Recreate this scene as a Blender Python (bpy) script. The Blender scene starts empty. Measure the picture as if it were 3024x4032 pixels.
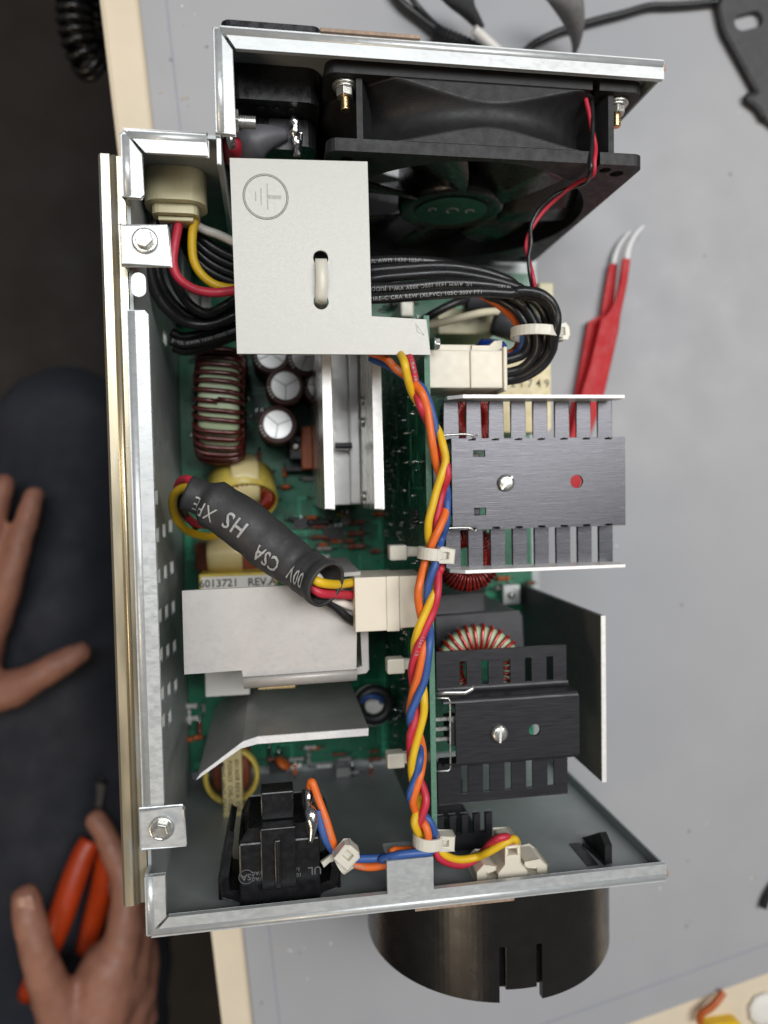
import bpy, math, random
import mathutils
from mathutils import Vector, Matrix
from mathutils.geometry import tessellate_polygon
random.seed(7)
SC = bpy.context.scene
COL = SC.collection
PI = math.pi
# ------------------------------------------------------------------ camera (all lengths in mm, written to the scene in metres)
CAM_R = ((0.9880270954229196, -0.01848159792861911, 0.15316947884011942),
         (0.0243168888128502, 0.9990446278586338, -0.03631143711377244),
         (-0.15235205160618087, 0.039601288928629984, 0.9875325768229516))
CAM_F, CAM_Z = 1554.78, 389.16
cam = bpy.data.cameras.new('camera'); camo = bpy.data.objects.new('camera', cam); COL.objects.link(camo)
camo.matrix_world = Matrix.Translation((0, 0, CAM_Z * .001)) @ Matrix(CAM_R).transposed().to_4x4()
cam.sensor_fit = 'VERTICAL'; cam.lens = 6.86; cam.sensor_height = 6.86 * 2212 / CAM_F; cam.sensor_width = cam.sensor_height * .75
cam.clip_start = .01; cam.clip_end = 30
cam.dof.use_dof = True; cam.dof.focus_distance = .259; cam.dof.aperture_fstop = 1.55
SC.camera = camo
# ------------------------------------------------------------------ light of the workshop
w = bpy.data.worlds.new('World'); SC.world = w; w.use_nodes = True
bg = w.node_tree.nodes['Background']; bg.inputs[0].default_value = (.80, .84, .92, 1); bg.inputs[1].default_value = .10
def area(name, loc, to, sx, sy, power, col):
    l = bpy.data.lights.new(name, 'AREA'); l.shape = 'RECTANGLE'; l.size = sx; l.size_y = sy; l.energy = power; l.color = col
    o = bpy.data.objects.new(name, l); COL.objects.link(o); o.location = loc
    o.rotation_euler = (Vector(to) - Vector(loc)).to_track_quat('-Z', 'Y').to_euler()
    o['kind'] = 'helper'
area('ceiling_panel_light', (.85, .38, 1.75), (.05, 0, 0), .6, 1.2, 22, (1, .985, .96))
area('ceiling_panel_light', (-.1, .62, 1.9), (.05, 0, 0), 1.2, .5, 17, (.94, .97, 1))
area('ceiling_panel_light', (-1.3, -1.4, 1.75), (.05, 0, 0), 1.2, .5, 15, (1, .80, .56))
SC.view_settings.view_transform = 'Standard'; SC.view_settings.look = 'None'
SC.view_settings.exposure = 0; SC.view_settings.gamma = 1
SC.render.engine = 'CYCLES'
SC.cycles.use_denoising = True
try: SC.cycles.denoiser = 'OPENIMAGEDENOISE'
except Exception: pass
SC.cycles.max_bounces = 6; SC.cycles.transparent_max_bounces = 6
SC.cycles.caustics_reflective = False; SC.cycles.caustics_refractive = False
SC.cycles.sample_clamp_indirect = 4
# ------------------------------------------------------------------ helpers
def at(u, v, z):
    """point at height z (mm) whose sight line runs through (u, v) of the 1659 x 2212 picture"""
    d = Matrix(CAM_R).transposed() @ Vector((u - 829.5, -(v - 1106), -CAM_F))
    t = (z - CAM_Z) / d.z
    return Vector((d.x * t, d.y * t, z))
def zz(ox, oy, s):
    """points read in an enlarged cut of the 3024 x 4032 picture: origin, scale -> at()"""
    return lambda pts: [at((ox + x * s) / 1.8228, (oy + y * s) / 1.8228, z) for x, y, z in pts]
def smooth(pts, n=6, closed=False):
    """Catmull-Rom"""
    P = [Vector(p) for p in pts]; out = []
    m = len(P)
    for i in range(m if closed else m - 1):
        a = P[(i - 1) % m] if closed or i > 0 else P[0] * 2 - P[1]
        b, c = P[i], P[(i + 1) % m]
        d = P[(i + 2) % m] if closed or i + 2 < m else P[-1] * 2 - P[-2]
        for k in range(n):
            t = k / n
            out.append(.5 * ((2 * b) + (c - a) * t + (2 * a - 5 * b + 4 * c - d) * t * t + (3 * b - a - 3 * c + d) * t ** 3))
    if not closed: out.append(P[-1])
    return out
def frames(P, closed=False, up=None):
    T = []
    n = len(P)
    for i in range(n):
        a = P[(i - 1) % n] if closed or i > 0 else P[i]
        b = P[(i + 1) % n] if closed or i < n - 1 else P[i]
        d = b - a
        T.append(d.normalized() if d.length > 1e-9 else Vector((1, 0, 0)))
    N = []
    nn = Vector(up) if up else Vector((0, 0, 1))
    if abs(nn.dot(T[0])) > .95: nn = Vector((1, 0, 0)) if abs(T[0].x) < .9 else Vector((0, 1, 0))
    for t in T:
        nn = nn - t * nn.dot(t)
        if nn.length < 1e-6: nn = t.orthogonal()
        nn.normalize(); N.append(nn.copy())
    return T, N
class MB:
    def __init__(s): s.v = []; s.f = []; s.m = []; s.sm = []
    def add(s, V, F, mi=0, sm=False):
        o = len(s.v); s.v += [tuple(p) for p in V]
        for q in F: s.f.append(tuple(i + o for i in q)); s.m.append(mi); s.sm.append(sm)
        return s
    def box(s, x0, x1, y0, y1, z0, z1, mi=0, M=None):
        V = [Vector((x, y, z)) for x in (x0, x1) for y in (y0, y1) for z in (z0, z1)]
        if M: V = [M @ p for p in V]
        return s.add(V, [(0, 1, 3, 2), (4, 6, 7, 5), (0, 4, 5, 1), (2, 3, 7, 6), (0, 2, 6, 4), (1, 5, 7, 3)], mi)
    def plate(s, outer, c0, c1, ax='z', holes=(), mi=0, M=None):
        """flat polygon (with holes) given thickness c0..c1 along ax"""
        f = {'z': lambda a, b, c: Vector((a, b, c)), 'y': lambda a, b, c: Vector((a, c, b)), 'x': lambda a, b, c: Vector((c, a, b))}[ax]
        loops = [list(outer)] + [list(h) for h in holes]
        flat = [p for L in loops for p in L]; n = len(flat)
        tri = tessellate_polygon([[Vector((p[0], p[1], 0)) for p in L] for L in loops])
        V = [f(p[0], p[1], c0) for p in flat] + [f(p[0], p[1], c1) for p in flat]
        if M: V = [M @ p for p in V]
        F = []
        for t in tri:
            F.append((t[0], t[1], t[2])); F.append((t[0] + n, t[2] + n, t[1] + n))
        o = 0
        for L in loops:
            k = len(L)
            for i in range(k):
                a, b = o + i, o + (i + 1) % k
                F.append((a, b, b + n, a + n))
            o += k
        return s.add(V, F, mi)
    def tube(s, P, r, n=8, closed=False, caps=True, mi=0, sm=True, up=None, sq=1.0):
        P = [Vector(p) for p in P]; T, N = frames(P, closed, up); V = []
        k = len(P)
        for i, (p, t, nn) in enumerate(zip(P, T, N)):
            b = t.cross(nn); rr = r(i / (k - 1)) if callable(r) else (r[i] if isinstance(r, (list, tuple)) else r)
            for j in range(n):
                a = 2 * PI * j / n
                V.append(p + rr * (math.cos(a) * nn * sq + math.sin(a) * b))
        F = []
        for i in range(k if closed else k - 1):
            for j in range(n):
                a, b = i * n + j, i * n + (j + 1) % n
                c, d = ((i + 1) % k) * n + (j + 1) % n, ((i + 1) % k) * n + j
                F.append((a, b, c, d))
        s.add(V, F, mi, sm)
        if caps and not closed:
            o = len(s.v) - len(V)
            s.f.append(tuple(o + j for j in reversed(range(n)))); s.m.append(mi); s.sm.append(False)
            s.f.append(tuple(o + (k - 1) * n + j for j in range(n))); s.m.append(mi); s.sm.append(False)
        return s
    def lathe(s, prof, p0, d=(0, 0, 1), n=20, mi=0, sm=True, caps=True):
        """profile [(radius, height)] turned round the axis through p0 along d"""
        d = Vector(d).normalized(); a = d.orthogonal().normalized(); b = d.cross(a); p0 = Vector(p0); V = []
        for r, h in prof:
            for j in range(n):
                t = 2 * PI * j / n
                V.append(p0 + d * h + (a * math.cos(t) + b * math.sin(t)) * r)
        F = []
        for i in range(len(prof) - 1):
            for j in range(n):
                F.append((i * n + j, i * n + (j + 1) % n, (i + 1) * n + (j + 1) % n, (i + 1) * n + j))
        s.add(V, F, mi, sm)
        if caps:
            o = len(s.v) - len(V)
            s.f.append(tuple(o + j for j in reversed(range(n)))); s.m.append(mi); s.sm.append(False)
            s.f.append(tuple(o + (len(prof) - 1) * n + j for j in range(n))); s.m.append(mi); s.sm.append(False)
        return s
    def cyl(s, p0, p1, r, n=16, mi=0, sm=True):
        d = Vector(p1) - Vector(p0); return s.lathe([(r, 0), (r, d.length)], p0, d, n, mi, sm)
def circ(x, y, r, n=20): return [(x + r * math.cos(2 * PI * i / n), y + r * math.sin(2 * PI * i / n)) for i in range(n)]
def rect(x0, x1, y0, y1): return [(x0, y0), (x1, y0), (x1, y1), (x0, y1)]
def rrect(x0, x1, y0, y1, r, n=4):
    out = []
    for cx, cy, a0 in ((x1 - r, y0 + r, -90), (x1 - r, y1 - r, 0), (x0 + r, y1 - r, 90), (x0 + r, y0 + r, 180)):
        for k in range(n + 1):
            a = math.radians(a0 + 90 * k / n); out.append((cx + r * math.cos(a), cy + r * math.sin(a)))
    return out
BASE = {}
def tag(o, label=None, cat=None, group=None, kind=None):
    if label: o['label'] = label
    if cat: o['category'] = cat
    if group: o['group'] = group
    if kind: o['kind'] = kind
    return o
def thing(name, loc, label, cat, group=None, kind=None):
    o = bpy.data.objects.new(name, None); COL.objects.link(o); o.empty_display_size = .01
    o.location = Vector(loc) * .001; BASE[o.name] = Vector(loc)
    return tag(o, label, cat, group, kind)
def obj(name, mb, mats, parent=None, label=None, cat=None, group=None, kind=None, bevel=0, seg=2, subd=0):
    V = [Vector(p) for p in mb.v]
    lo = Vector([min(p[i] for p in V) for i in range(3)]); hi = Vector([max(p[i] for p in V) for i in range(3)])
    b = Vector(((lo.x + hi.x) / 2, (lo.y + hi.y) / 2, lo.z))
    me = bpy.data.meshes.new(name)
    me.from_pydata([tuple((p - b) * .001) for p in V], [], mb.f)
    if not isinstance(mats, (list, tuple)): mats = [mats]
    for m in mats: me.materials.append(m)
    me.polygons.foreach_set('material_index', mb.m)
    me.polygons.foreach_set('use_smooth', mb.sm)
    me.update()
    o = bpy.data.objects.new(name, me); COL.objects.link(o); BASE[o.name] = b
    if parent: o.parent = parent; o.location = (b - BASE[parent.name]) * .001
    else: o.location = b * .001
    if bevel:
        md = o.modifiers.new('bevel', 'BEVEL'); md.width = bevel * .001; md.segments = seg; md.limit_method = 'ANGLE'; md.angle_limit = math.radians(40)
        md.harden_normals = False
    if subd:
        md = o.modifiers.new('subdivision', 'SUBSURF'); md.levels = subd; md.render_levels = subd
    return tag(o, label, cat, group, kind)
FC = None
def text_mesh(body, size, bold=0, spacing=1):
    c = bpy.data.curves.new('text', 'FONT'); c.body = body; c.size = size; c.align_x = 'CENTER'; c.align_y = 'CENTER'; c.resolution_u = 2
    c.offset = bold; c.space_character = spacing; c.fill_mode = 'FRONT'
    o = bpy.data.objects.new('text', c)
    me = o.to_mesh()
    V = [v.co.copy() for v in me.vertices]; F = [tuple(p.vertices) for p in me.polygons]
    o.to_mesh_clear(); bpy.data.objects.remove(o); bpy.data.curves.remove(c)
    return V, F
def refine(V, F, mx):
    V = [v.copy() for v in V]; out = []; st = [(f[0], f[i], f[i + 1]) for f in F for i in range(1, len(f) - 1)]; mid = {}
    def mp_(a, b):
        k = (min(a, b), max(a, b))
        if k not in mid: V.append((V[a] + V[b]) / 2); mid[k] = len(V) - 1
        return mid[k]
    while st:
        a, b, c = st.pop()
        e = [((V[b] - V[a]).length, 0), ((V[c] - V[b]).length, 1), ((V[a] - V[c]).length, 2)]; l, k = max(e)
        if l <= mx: out.append((a, b, c)); continue
        if k == 0: m = mp_(a, b); st += [(a, m, c), (m, b, c)]
        elif k == 1: m = mp_(b, c); st += [(a, b, m), (a, m, c)]
        else: m = mp_(c, a); st += [(a, b, m), (m, b, c)]
    return V, out
def text_flat(name, body, size, org, xd, yd, mat, parent, bold=0, spacing=1, label=None):
    V, F = text_mesh(body, size, bold, spacing); xd = Vector(xd).normalized(); yd = Vector(yd).normalized(); org = Vector(org)
    mb = MB().add([org + xd * p.x + yd * p.y for p in V], F)
    return obj(name, mb, mat, parent, label=label)
def text_path(name, body, size, P, r, s0, mat, parent, side=0.0, flip=False, bold=0, spacing=1, xs=1.0):
    """print that follows a cable: P the centre line, r its radius (or function of arc share), s0 where the text's middle sits, side the angle round the cable"""
    P = [Vector(p) for p in P]
    if flip: P = P[::-1]; s0 = 1 - s0
    L = [0]
    for a, b in zip(P, P[1:]): L.append(L[-1] + (b - a).length)
    V, F = text_mesh(body, size, bold, spacing); V, F = refine(V, F, size * .14); out = []
    view = Vector((0, 0, CAM_Z))
    for p in V:
        s = min(max(s0 * L[-1] + p.x * xs, 0), L[-1] - 1e-4)
        i = max(k for k in range(len(L) - 1) if L[k] <= s)
        t = (s - L[i]) / max(L[i + 1] - L[i], 1e-6)
        c = P[i].lerp(P[i + 1], t); ta = (P[min(i + 2, len(P) - 1)] - P[max(i - 1, 0)]).normalized()
        n = (view - c); n = (n - ta * n.dot(ta)).normalized(); b = n.cross(ta)
        sh = (i + t) / (len(P) - 1); rr = (r(1 - sh if flip else sh) if callable(r) else r) + .06
        a = p.y / rr + side
        out.append(c + rr * (math.cos(a) * n + math.sin(a) * b))
    return obj(name, MB().add(out, F), mat, parent)
# ------------------------------------------------------------------ materials
def M(name, col, rough=.5, metal=0., var=.08, vs=.06, bump=0., bs=.6, spec=.5, stretch=(1, 1, 1), dirt=None, ds=.02, dth=.62, coat=0., sss=0., rvar=.1, trans=0., fine=0):
    m = bpy.data.materials.new(name); m.use_nodes = True; nt = m.node_tree; N = nt.nodes; L = nt.links
    b = N['Principled BSDF']; b.inputs['Roughness'].default_value = rough; b.inputs['Metallic'].default_value = metal
    b.inputs['Specular IOR Level'].default_value = spec
    if coat: b.inputs['Coat Weight'].default_value = coat; b.inputs['Coat Roughness'].default_value = .15
    if sss: b.inputs['Subsurface Weight'].default_value = sss; b.inputs['Subsurface Radius'].default_value = (.003, .0025, .002); b.inputs['Subsurface Scale'].default_value = 1
    if trans: b.inputs['Transmission Weight'].default_value = trans
    tc = N.new('ShaderNodeTexCoord'); mp = N.new('ShaderNodeMapping'); L.new(tc.outputs['Object'], mp.inputs[0])
    mp.inputs['Scale'].default_value = tuple(1000 * q for q in stretch)
    n1 = N.new('ShaderNodeTexNoise'); n1.inputs['Scale'].default_value = vs; n1.inputs['Detail'].default_value = 6; n1.inputs['Roughness'].default_value = .6
    L.new(mp.outputs[0], n1.inputs[0])
    mr = N.new('ShaderNodeMapRange'); mr.inputs[1].default_value = .25; mr.inputs[2].default_value = .75
    mr.inputs[3].default_value = 1 - var; mr.inputs[4].default_value = 1 + var; L.new(n1.outputs[0], mr.inputs[0])
    mx = N.new('ShaderNodeVectorMath'); mx.operation = 'SCALE'; mx.inputs[0].default_value = col[:3]; L.new(mr.outputs[0], mx.inputs[3])
    out = mx.outputs[0]
    if dirt:
        n2 = N.new('ShaderNodeTexNoise'); n2.inputs['Scale'].default_value = ds; n2.inputs['Detail'].default_value = 8; n2.inputs['Roughness'].default_value = .7
        L.new(mp.outputs[0], n2.inputs[0])
        r2 = N.new('ShaderNodeMapRange'); r2.inputs[1].default_value = dth; r2.inputs[2].default_value = dth + .12; L.new(n2.outputs[0], r2.inputs[0])
        mm = N.new('ShaderNodeMix'); mm.data_type = 'RGBA'; L.new(r2.outputs[0], mm.inputs['Factor']); L.new(out, mm.inputs['A']); mm.inputs['B'].default_value = (*dirt, 1)
        out = mm.outputs['Result']
    L.new(out, b.inputs['Base Color'])
    rr = N.new('ShaderNodeMapRange'); rr.inputs[1].default_value = .3; rr.inputs[2].default_value = .7; rr.inputs[3].default_value = max(rough - rvar, .02); rr.inputs[4].default_value = min(rough + rvar, 1)
    n3 = N.new('ShaderNodeTexNoise'); n3.inputs['Scale'].default_value = vs * 3.1; n3.inputs['Detail'].default_value = 5; L.new(mp.outputs[0], n3.inputs[0]); L.new(n3.outputs[0], rr.inputs[0]); L.new(rr.outputs[0], b.inputs['Roughness'])
    if bump:
        n4 = N.new('ShaderNodeTexNoise'); n4.inputs['Scale'].default_value = bs; n4.inputs['Detail'].default_value = 4; L.new(mp.outputs[0], n4.inputs[0])
        bp = N.new('ShaderNodeBump'); bp.inputs['Strength'].default_value = bump; bp.inputs['Distance'].default_value = .0002; L.new(n4.outputs[0], bp.inputs['Height']); L.new(bp.outputs[0], b.inputs['Normal'])
    return m
MAT = dict(
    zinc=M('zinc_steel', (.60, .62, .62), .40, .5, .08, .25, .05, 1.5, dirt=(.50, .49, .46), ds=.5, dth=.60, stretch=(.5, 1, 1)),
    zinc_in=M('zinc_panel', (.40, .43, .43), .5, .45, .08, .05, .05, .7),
    zinc_yel=M('yellow_zinc_rail', (.62, .54, .38), .33, .8, .15, .05, .1, .4, stretch=(1, .15, 1), dirt=(.62, .63, .60), ds=.1, dth=.5),
    brk=M('bracket_steel', (.455, .452, .42), .46, .2, .025, .9, .22, 2.4, rvar=.06),
    alu=M('bare_aluminium', (.80, .79, .76), .27, .85, .06, .1, .08, .5, stretch=(1, .25, 1)),
    alu_floor=M('channel_floor_metal', (.74, .73, .70), .38, .4, .05, .2, .06, 1.0), alu_matt=M('satin_aluminium', (.52, .495, .47), .52, .35, .05, .2, .18, 1.6),
    alu_edge=M('sheared_metal_edge', (.86, .85, .83), .45, .3, .08, .3, .3, 1.1),
    alu_dark=M('grey_aluminium', (.47, .46, .44), .45, .5, .08, .08, .12, 1.0),
    plate_grey=M('dark_grey_sheet', (.115, .115, .115), .5, .1, .12, .1, .1, 1.0), black_alu=M('black_anodised_metal', (.030, .030, .034), .36, .3, .2, .25, .15, 1.2, stretch=(.15, 3.5, 1), dirt=(.07, .07, .075), ds=.5, dth=.66),
    grey_alu=M('dark_brushed_metal', (.085, .085, .095), .30, .8, .10, .3, .16, 1.2, stretch=(.12, 4.5, 1), dirt=(.22, .22, .23), ds=.6, dth=.70, rvar=.06),
    plastic=M('black_plastic', (.009, .009, .010), .31, 0, .3, .12, .08, 1.6, spec=.5, dirt=(.04, .04, .04), ds=.35, dth=.74),
    plastic_dull=M('dull_black_plastic', (.016, .016, .017), .5, 0, .3, .1, .25, 1.5, spec=.35, dirt=(.055, .055, .055), ds=.45, dth=.69),
    plastic_gloss=M('glossy_black_plastic', (.012, .011, .010), .27, 0, .2, .05, .03, .2, dirt=(.04, .035, .03), ds=.2, dth=.74, rvar=.05),
    cable=M('black_cable_jacket', (.014, .014, .015), .34, 0, .2, .2, .1, 1.0),
    shrink=M('heat_shrink_tubing', (.034, .034, .035), .60, 0, .25, .12, .35, 1.2, dirt=(.095, .095, .095), ds=.12, dth=.60),
    red=M('red_wire', (.50, .025, .05), .46, 0, .16, .12, .15, .8), yellow=M('yellow_wire', (.72, .45, .014), .46, 0, .12, .12, .15, .8),
    blue=M('blue_wire', (.033, .092, .30), .46, 0, .16, .12, .15, .8), orange=M('orange_wire', (.76, .15, .022), .46, 0, .12, .12, .15, .8),
    white=M('white_wire', (.78, .74, .68), .4, 0, .04), cream_wire=M('cream_wire', (.76, .70, .50), .45, 0, .05),
    nylon=M('natural_nylon', (.68, .65, .56), .35, 0, .05, .1, .05, 1, sss=.35),
    cream=M('cream_connector_plastic', (.74, .68, .56), .42, 0, .03, .08, .06, 1.5, sss=.15),
    ivory=M('yellowed_nylon', (.72, .66, .42), .35, 0, .08, .08, .04, 1, sss=.3),
    pcb=M('green_solder_mask', (.018, .165, .088), .34, 0, .3, .045, .05, .5, dirt=(.007, .07, .04), ds=.06, dth=.54),
    pcb_dark=M('dark_green_solder_mask', (.010, .085, .048), .25, 0, .35, .06, .05, .5, dirt=(.004, .022, .014), ds=.08, dth=.5),
    trace=M('raised_copper_trace', (.04, .33, .18), .3, 0, .15, .1),
    fibre=M('board_edge_fibreglass', (.10, .22, .15), .6, 0, .3, 1.2, .5, 1.5),
    solder=M('solder', (.70, .70, .70), .22, 1, .1, .3),
    chrome=M('bright_zinc_screw', (.62, .62, .58), .32, .85, .08, .3),
    brass=M('yellow_zinc_thread', (.72, .52, .26), .25, .95, .1, .5),
    copper_red=M('red_enamelled_copper', (.36, .016, .008), .2, .35, .15, .3, coat=.6),
    copper_brn=M('brown_enamelled_copper', (.085, .013, .010), .18, .25, .2, .2, coat=.45),
    core=M('pale_green_core_coating', (.44, .52, .33), .42, 0, .05, .1, .05, 1),
    cap_brn=M('brown_capacitor_sleeve', (.075, .028, .022), .35, 0, .1), cap_top=M('capacitor_aluminium_top', (.90, .90, .89), .3, .8, .02, .05, rvar=.03),
    tape=M('yellow_tape', (.62, .48, .09), .35, 0, .2, .25, .15, .9), tape_pale=M('pale_yellow_tape', (.72, .60, .30), .35, 0, .1, .1, .08, .5),
    paper=M('paper_label', (.78, .76, .70), .6, 0, .03), ink=M('black_ink', (.03, .03, .03), .6), ink_grey=M('grey_ink', (.30, .30, .29), .6),
    ink_cable=M('faint_cable_print', (.34, .34, .33), .6, 0, .3, 1.5), ink_shrink=M('worn_white_print', (.36, .36, .35), .6, 0, .35, 1.0), ink_white=M('white_ink', (.62, .62, .60), .6, 0, .25, 1.2), epoxy_blue=M('blue_epoxy', (.01, .06, .42), .2, 0, .05),
    comp_org=M('orange_epoxy', (.48, .10, .015), .35, 0, .15), comp_dark=M('dark_component', (.02, .02, .022), .4), comp_brn=M('brown_resistor', (.20, .055, .03), .4),
    ferrite=M('grey_ferrite', (.055, .055, .06), .5, 0, .2, .1, .15, .8),
    grip=M('red_tweezer_coating', (.50, .010, .015), .5, 0, .08, spec=.3), tip=M('white_tweezer_tip', (.75, .74, .73), .4),
    mat=M('grey_bench_mat', (.37, .372, .385), .55, 0, .035, .012, .05, .9, dirt=(.30, .29, .27), ds=.075, dth=.72),
    mat_line=M('mat_groove_line', (.30, .31, .35), .6), table=M('cream_laminate', (.72, .62, .47), .5, 0, .06, .02, .05, .4, dirt=(.52, .42, .28), ds=.06, dth=.70),
    table_edge=M('worn_wood_edge', (.62, .49, .31), .6, 0, .15, .05, .2, .5),
    strap=M('grey_woven_strap', (.20, .19, .18), .9, 0, .4, .5, .8, 1.2, stretch=(3, .5, 1)), strap_dark=M('dark_woven_strap', (.05, .05, .05), .9, 0, .3, .5, .6, 1),
    lid=M('dark_grey_plate', (.055, .055, .057), .6, 0, .15, .1, .15, 1.2), floor=M('dark_floor', (.022, .016, .012), .7, 0, .3, .004),
    skin=M('skin', (.30, .135, .088), .55, 0, .2, .05, .25, .5, sss=.15), jeans=M('charcoal_denim', (.019, .021, .029), .85, 0, .35, .02, .3, .6),
    shirt=M('dark_shirt', (.016, .016, .018), .85, 0, .3, .02), orange_grip=M('orange_plier_grip', (.46, .045, .006), .4, 0, .1), steel=M('tool_steel', (.25, .25, .25), .35, .9),
    rust=M('rusty_edge', (.32, .23, .17), .6, .2, .4, .4, .3, 1), shrink_grey=M('grey_heat_shrink', (.10, .10, .11), .5, 0, .1), brown=M('brown_leather', (.018, .012, .010), .5),
    sticker=M('green_fan_label', (.007, .05, .028), .35, 0, .1),
)
# ================================================================== the bench, its mat and the floor
obj('floor', MB().box(-2500, 2500, -2500, 2500, -750, -740), MAT['floor'], kind='structure')
tb = thing('table', (150, 0, -740), 'cream topped workbench with worn edge under the grey mat', 'table')
tl = [(-79 - 12, 246 + 140), (-32 + 13, -292 - 150), (900, -442), (900, 700), (-103 - 15, 700)]
tl[0] = (-92, 395); tl[1] = (-17, -462)
tl = [(-118.6, 700), (-15.4, -480), (900, -480), (900, 700)]
obj('table_top', MB().plate(tl, -30, -3), MAT['table'], tb, bevel=3, seg=3)
obj('leg', MB().box(60, 110, 500, 550, -740, -30.5), MAT['steel'], tb); obj('leg', MB().box(60, 110, -430, -380, -740, -30.5), MAT['steel'], tb)
obj('leg', MB().box(800, 850, 500, 550, -740, -30.5), MAT['steel'], tb); obj('leg', MB().box(800, 850, -430, -380, -740, -30.5), MAT['steel'], tb)
mt = thing('bench_mat', (150, 0, -3), 'large grey bench mat the opened power supply stands on', 'mat')
ml = [(-96, 700), (-11.2, -368), (880, -178), (880, 690)]
obj('mat_sheet', MB().plate(ml, -2.95, 0), MAT['mat'], mt, bevel=.8)
def off(p, q, d):   # strip beside the line p-q
    p, q = Vector(p), Vector(q); t = (q - p).normalized(); n = Vector((-t.y, t.x)); return [tuple(p + n * d), tuple(q + n * d), tuple(q + n * (d + 1.1)), tuple(p + n * (d + 1.1))]
obj('border_line', MB().plate(off((-95.5, 690), (-10.5, -355), 11.5), .02, .06), MAT['mat_line'], mt)
obj('border_line', MB().plate(off((0, -363), (870, -178), 14), .02, .06), MAT['mat_line'], mt)
for i in range(44):   # crumbs lying on the mat
    u, v = random.choice([(random.uniform(1250, 1640), random.uniform(150, 1800)), (random.uniform(560, 800), random.uniform(2030, 2200)), (random.uniform(1320, 1640), random.uniform(1750, 2060)), (random.uniform(330, 450), random.uniform(10, 240))])
    p = at(u, v, 0); r = random.uniform(.35, .9)
    obj('crumb', MB().lathe([(r * .7, 0), (r, r * .3), (r * .5, r * .6)], p, n=7), random.choice([MAT['ink_grey'], MAT['table_edge'], MAT['paper']]), mt)
# ================================================================== chassis
XL, XR, YF, YR, YS, XS, H = -47.0, 148.0, -156.0, 155.0, 119.0, -16.0, 136.0
ch = thing('steel_chassis', (50, 0, 0), 'open zinc plated steel power supply chassis standing on the grey mat', 'chassis')
t = 1.2
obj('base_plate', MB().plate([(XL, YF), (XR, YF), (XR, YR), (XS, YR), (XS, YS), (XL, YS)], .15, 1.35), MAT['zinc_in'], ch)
# left wall with its ventilation slots
slots = []
for v, cols in ((1000, (0,)), (1084, (0, 1)), (1166, (0, 1, 2, 3)), (1256, (0, 1, 2, 3)), (1342, (0, 1, 2, 3)), (1427, (0, 1, 2, 3)), (1512, (0, 1, 2, 3)), (1572, (0, 1, 2)), (760, (3,))):
    for c in cols:
        z = (112, 93, 75, 54)[c]; y = at(350 + 14 * c, v - 10 * c, z).y
        slots.append(rect(y - 2.9, y + 2.9, z - 5, z + 5))
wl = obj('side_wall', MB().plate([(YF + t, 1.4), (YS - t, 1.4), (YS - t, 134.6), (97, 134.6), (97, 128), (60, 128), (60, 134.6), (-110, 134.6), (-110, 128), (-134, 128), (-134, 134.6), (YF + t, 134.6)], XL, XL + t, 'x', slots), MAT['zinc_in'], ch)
for z, v in ((116, 1078), (110, 1660)):
    p = at(345, v, z); obj('rivet', MB().lathe([(2.6, 0), (2.4, .5), (1.2, .9)], (XL + t, p.y, z), (1, 0, 0), 12), MAT['zinc'], ch)
# rear step panel, inner return wall, fan panel, front panel
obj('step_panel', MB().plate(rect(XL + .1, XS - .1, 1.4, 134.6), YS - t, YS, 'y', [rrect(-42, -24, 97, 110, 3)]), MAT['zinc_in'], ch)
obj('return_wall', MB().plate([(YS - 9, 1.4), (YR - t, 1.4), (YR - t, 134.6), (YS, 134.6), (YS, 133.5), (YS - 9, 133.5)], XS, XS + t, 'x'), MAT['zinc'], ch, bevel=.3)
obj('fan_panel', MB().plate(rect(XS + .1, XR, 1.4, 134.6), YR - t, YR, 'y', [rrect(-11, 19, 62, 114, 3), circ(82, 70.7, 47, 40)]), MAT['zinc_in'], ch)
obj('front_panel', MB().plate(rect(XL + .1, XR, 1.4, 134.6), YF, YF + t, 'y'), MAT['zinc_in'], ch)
for y0, y1 in ((YF + t, YF + 5.5), (YR - 5.5, YR - t)):
    obj('side_flange', MB().box(XR - t, XR, y0, y1, 1.4, 133), MAT['zinc_in'], ch, bevel=.3)
# folded lips along the rim (mitred at the corners)
def lip(poly, edge, lab=None):
    """flat lip plus the rolled bend along its outer edge"""
    o = obj('rim_lip', MB().plate(poly, 133.6, 135.5), MAT['zinc'], ch, bevel=.5, seg=3, label=lab)
    c = Vector((sum(p[0] for p in poly) / len(poly), sum(p[1] for p in poly) / len(poly), 134.3)); e0, e1 = Vector((*edge[0], 134.3)), Vector((*edge[1], 134.3))
    t_ = (e1 - e0).normalized(); n_ = Vector((-t_.y, t_.x, 0)); n_ = n_ if n_.dot(c - e0) > 0 else -n_
    obj('rolled_edge', MB().tube([e0 + n_ * 1.65 + t_ * .3, e1 + n_ * 1.65 - t_ * .3], 1.75, 14), MAT['zinc'], o)
    return o
lip([(XL, YS - 1.5), (XL, 97), (-41.3, 97), (-40.2, 98.2), (-40.2, 111.2), (-45.8, YS - 1)], ((XL, YS - 1.5), (XL, 97)))
lip([(-45, YS), (-19, YS), (-19, 112.3), (-39, 112.3)], ((-45, YS), (-19, YS)))
lip([(XS, YR - 1), (XS, YS + .5), (-9.6, YS + .5), (-9.6, 147.2), (-14.6, YR - 1)], ((XS, YR - 1), (XS, YS + .5)))
lip([(-13.6, YR), (XR - .8, YR), (XR - .8, 148), (-8.6, 148)], ((-13.6, YR), (XR - .8, YR)))
lip([(XL, 59.6), (XL, -109.6), (-39.8, -109.6), (-39.8, 58.3), (-41, 59.6)], ((XL, 59.6), (XL, -109.6)))
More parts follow.
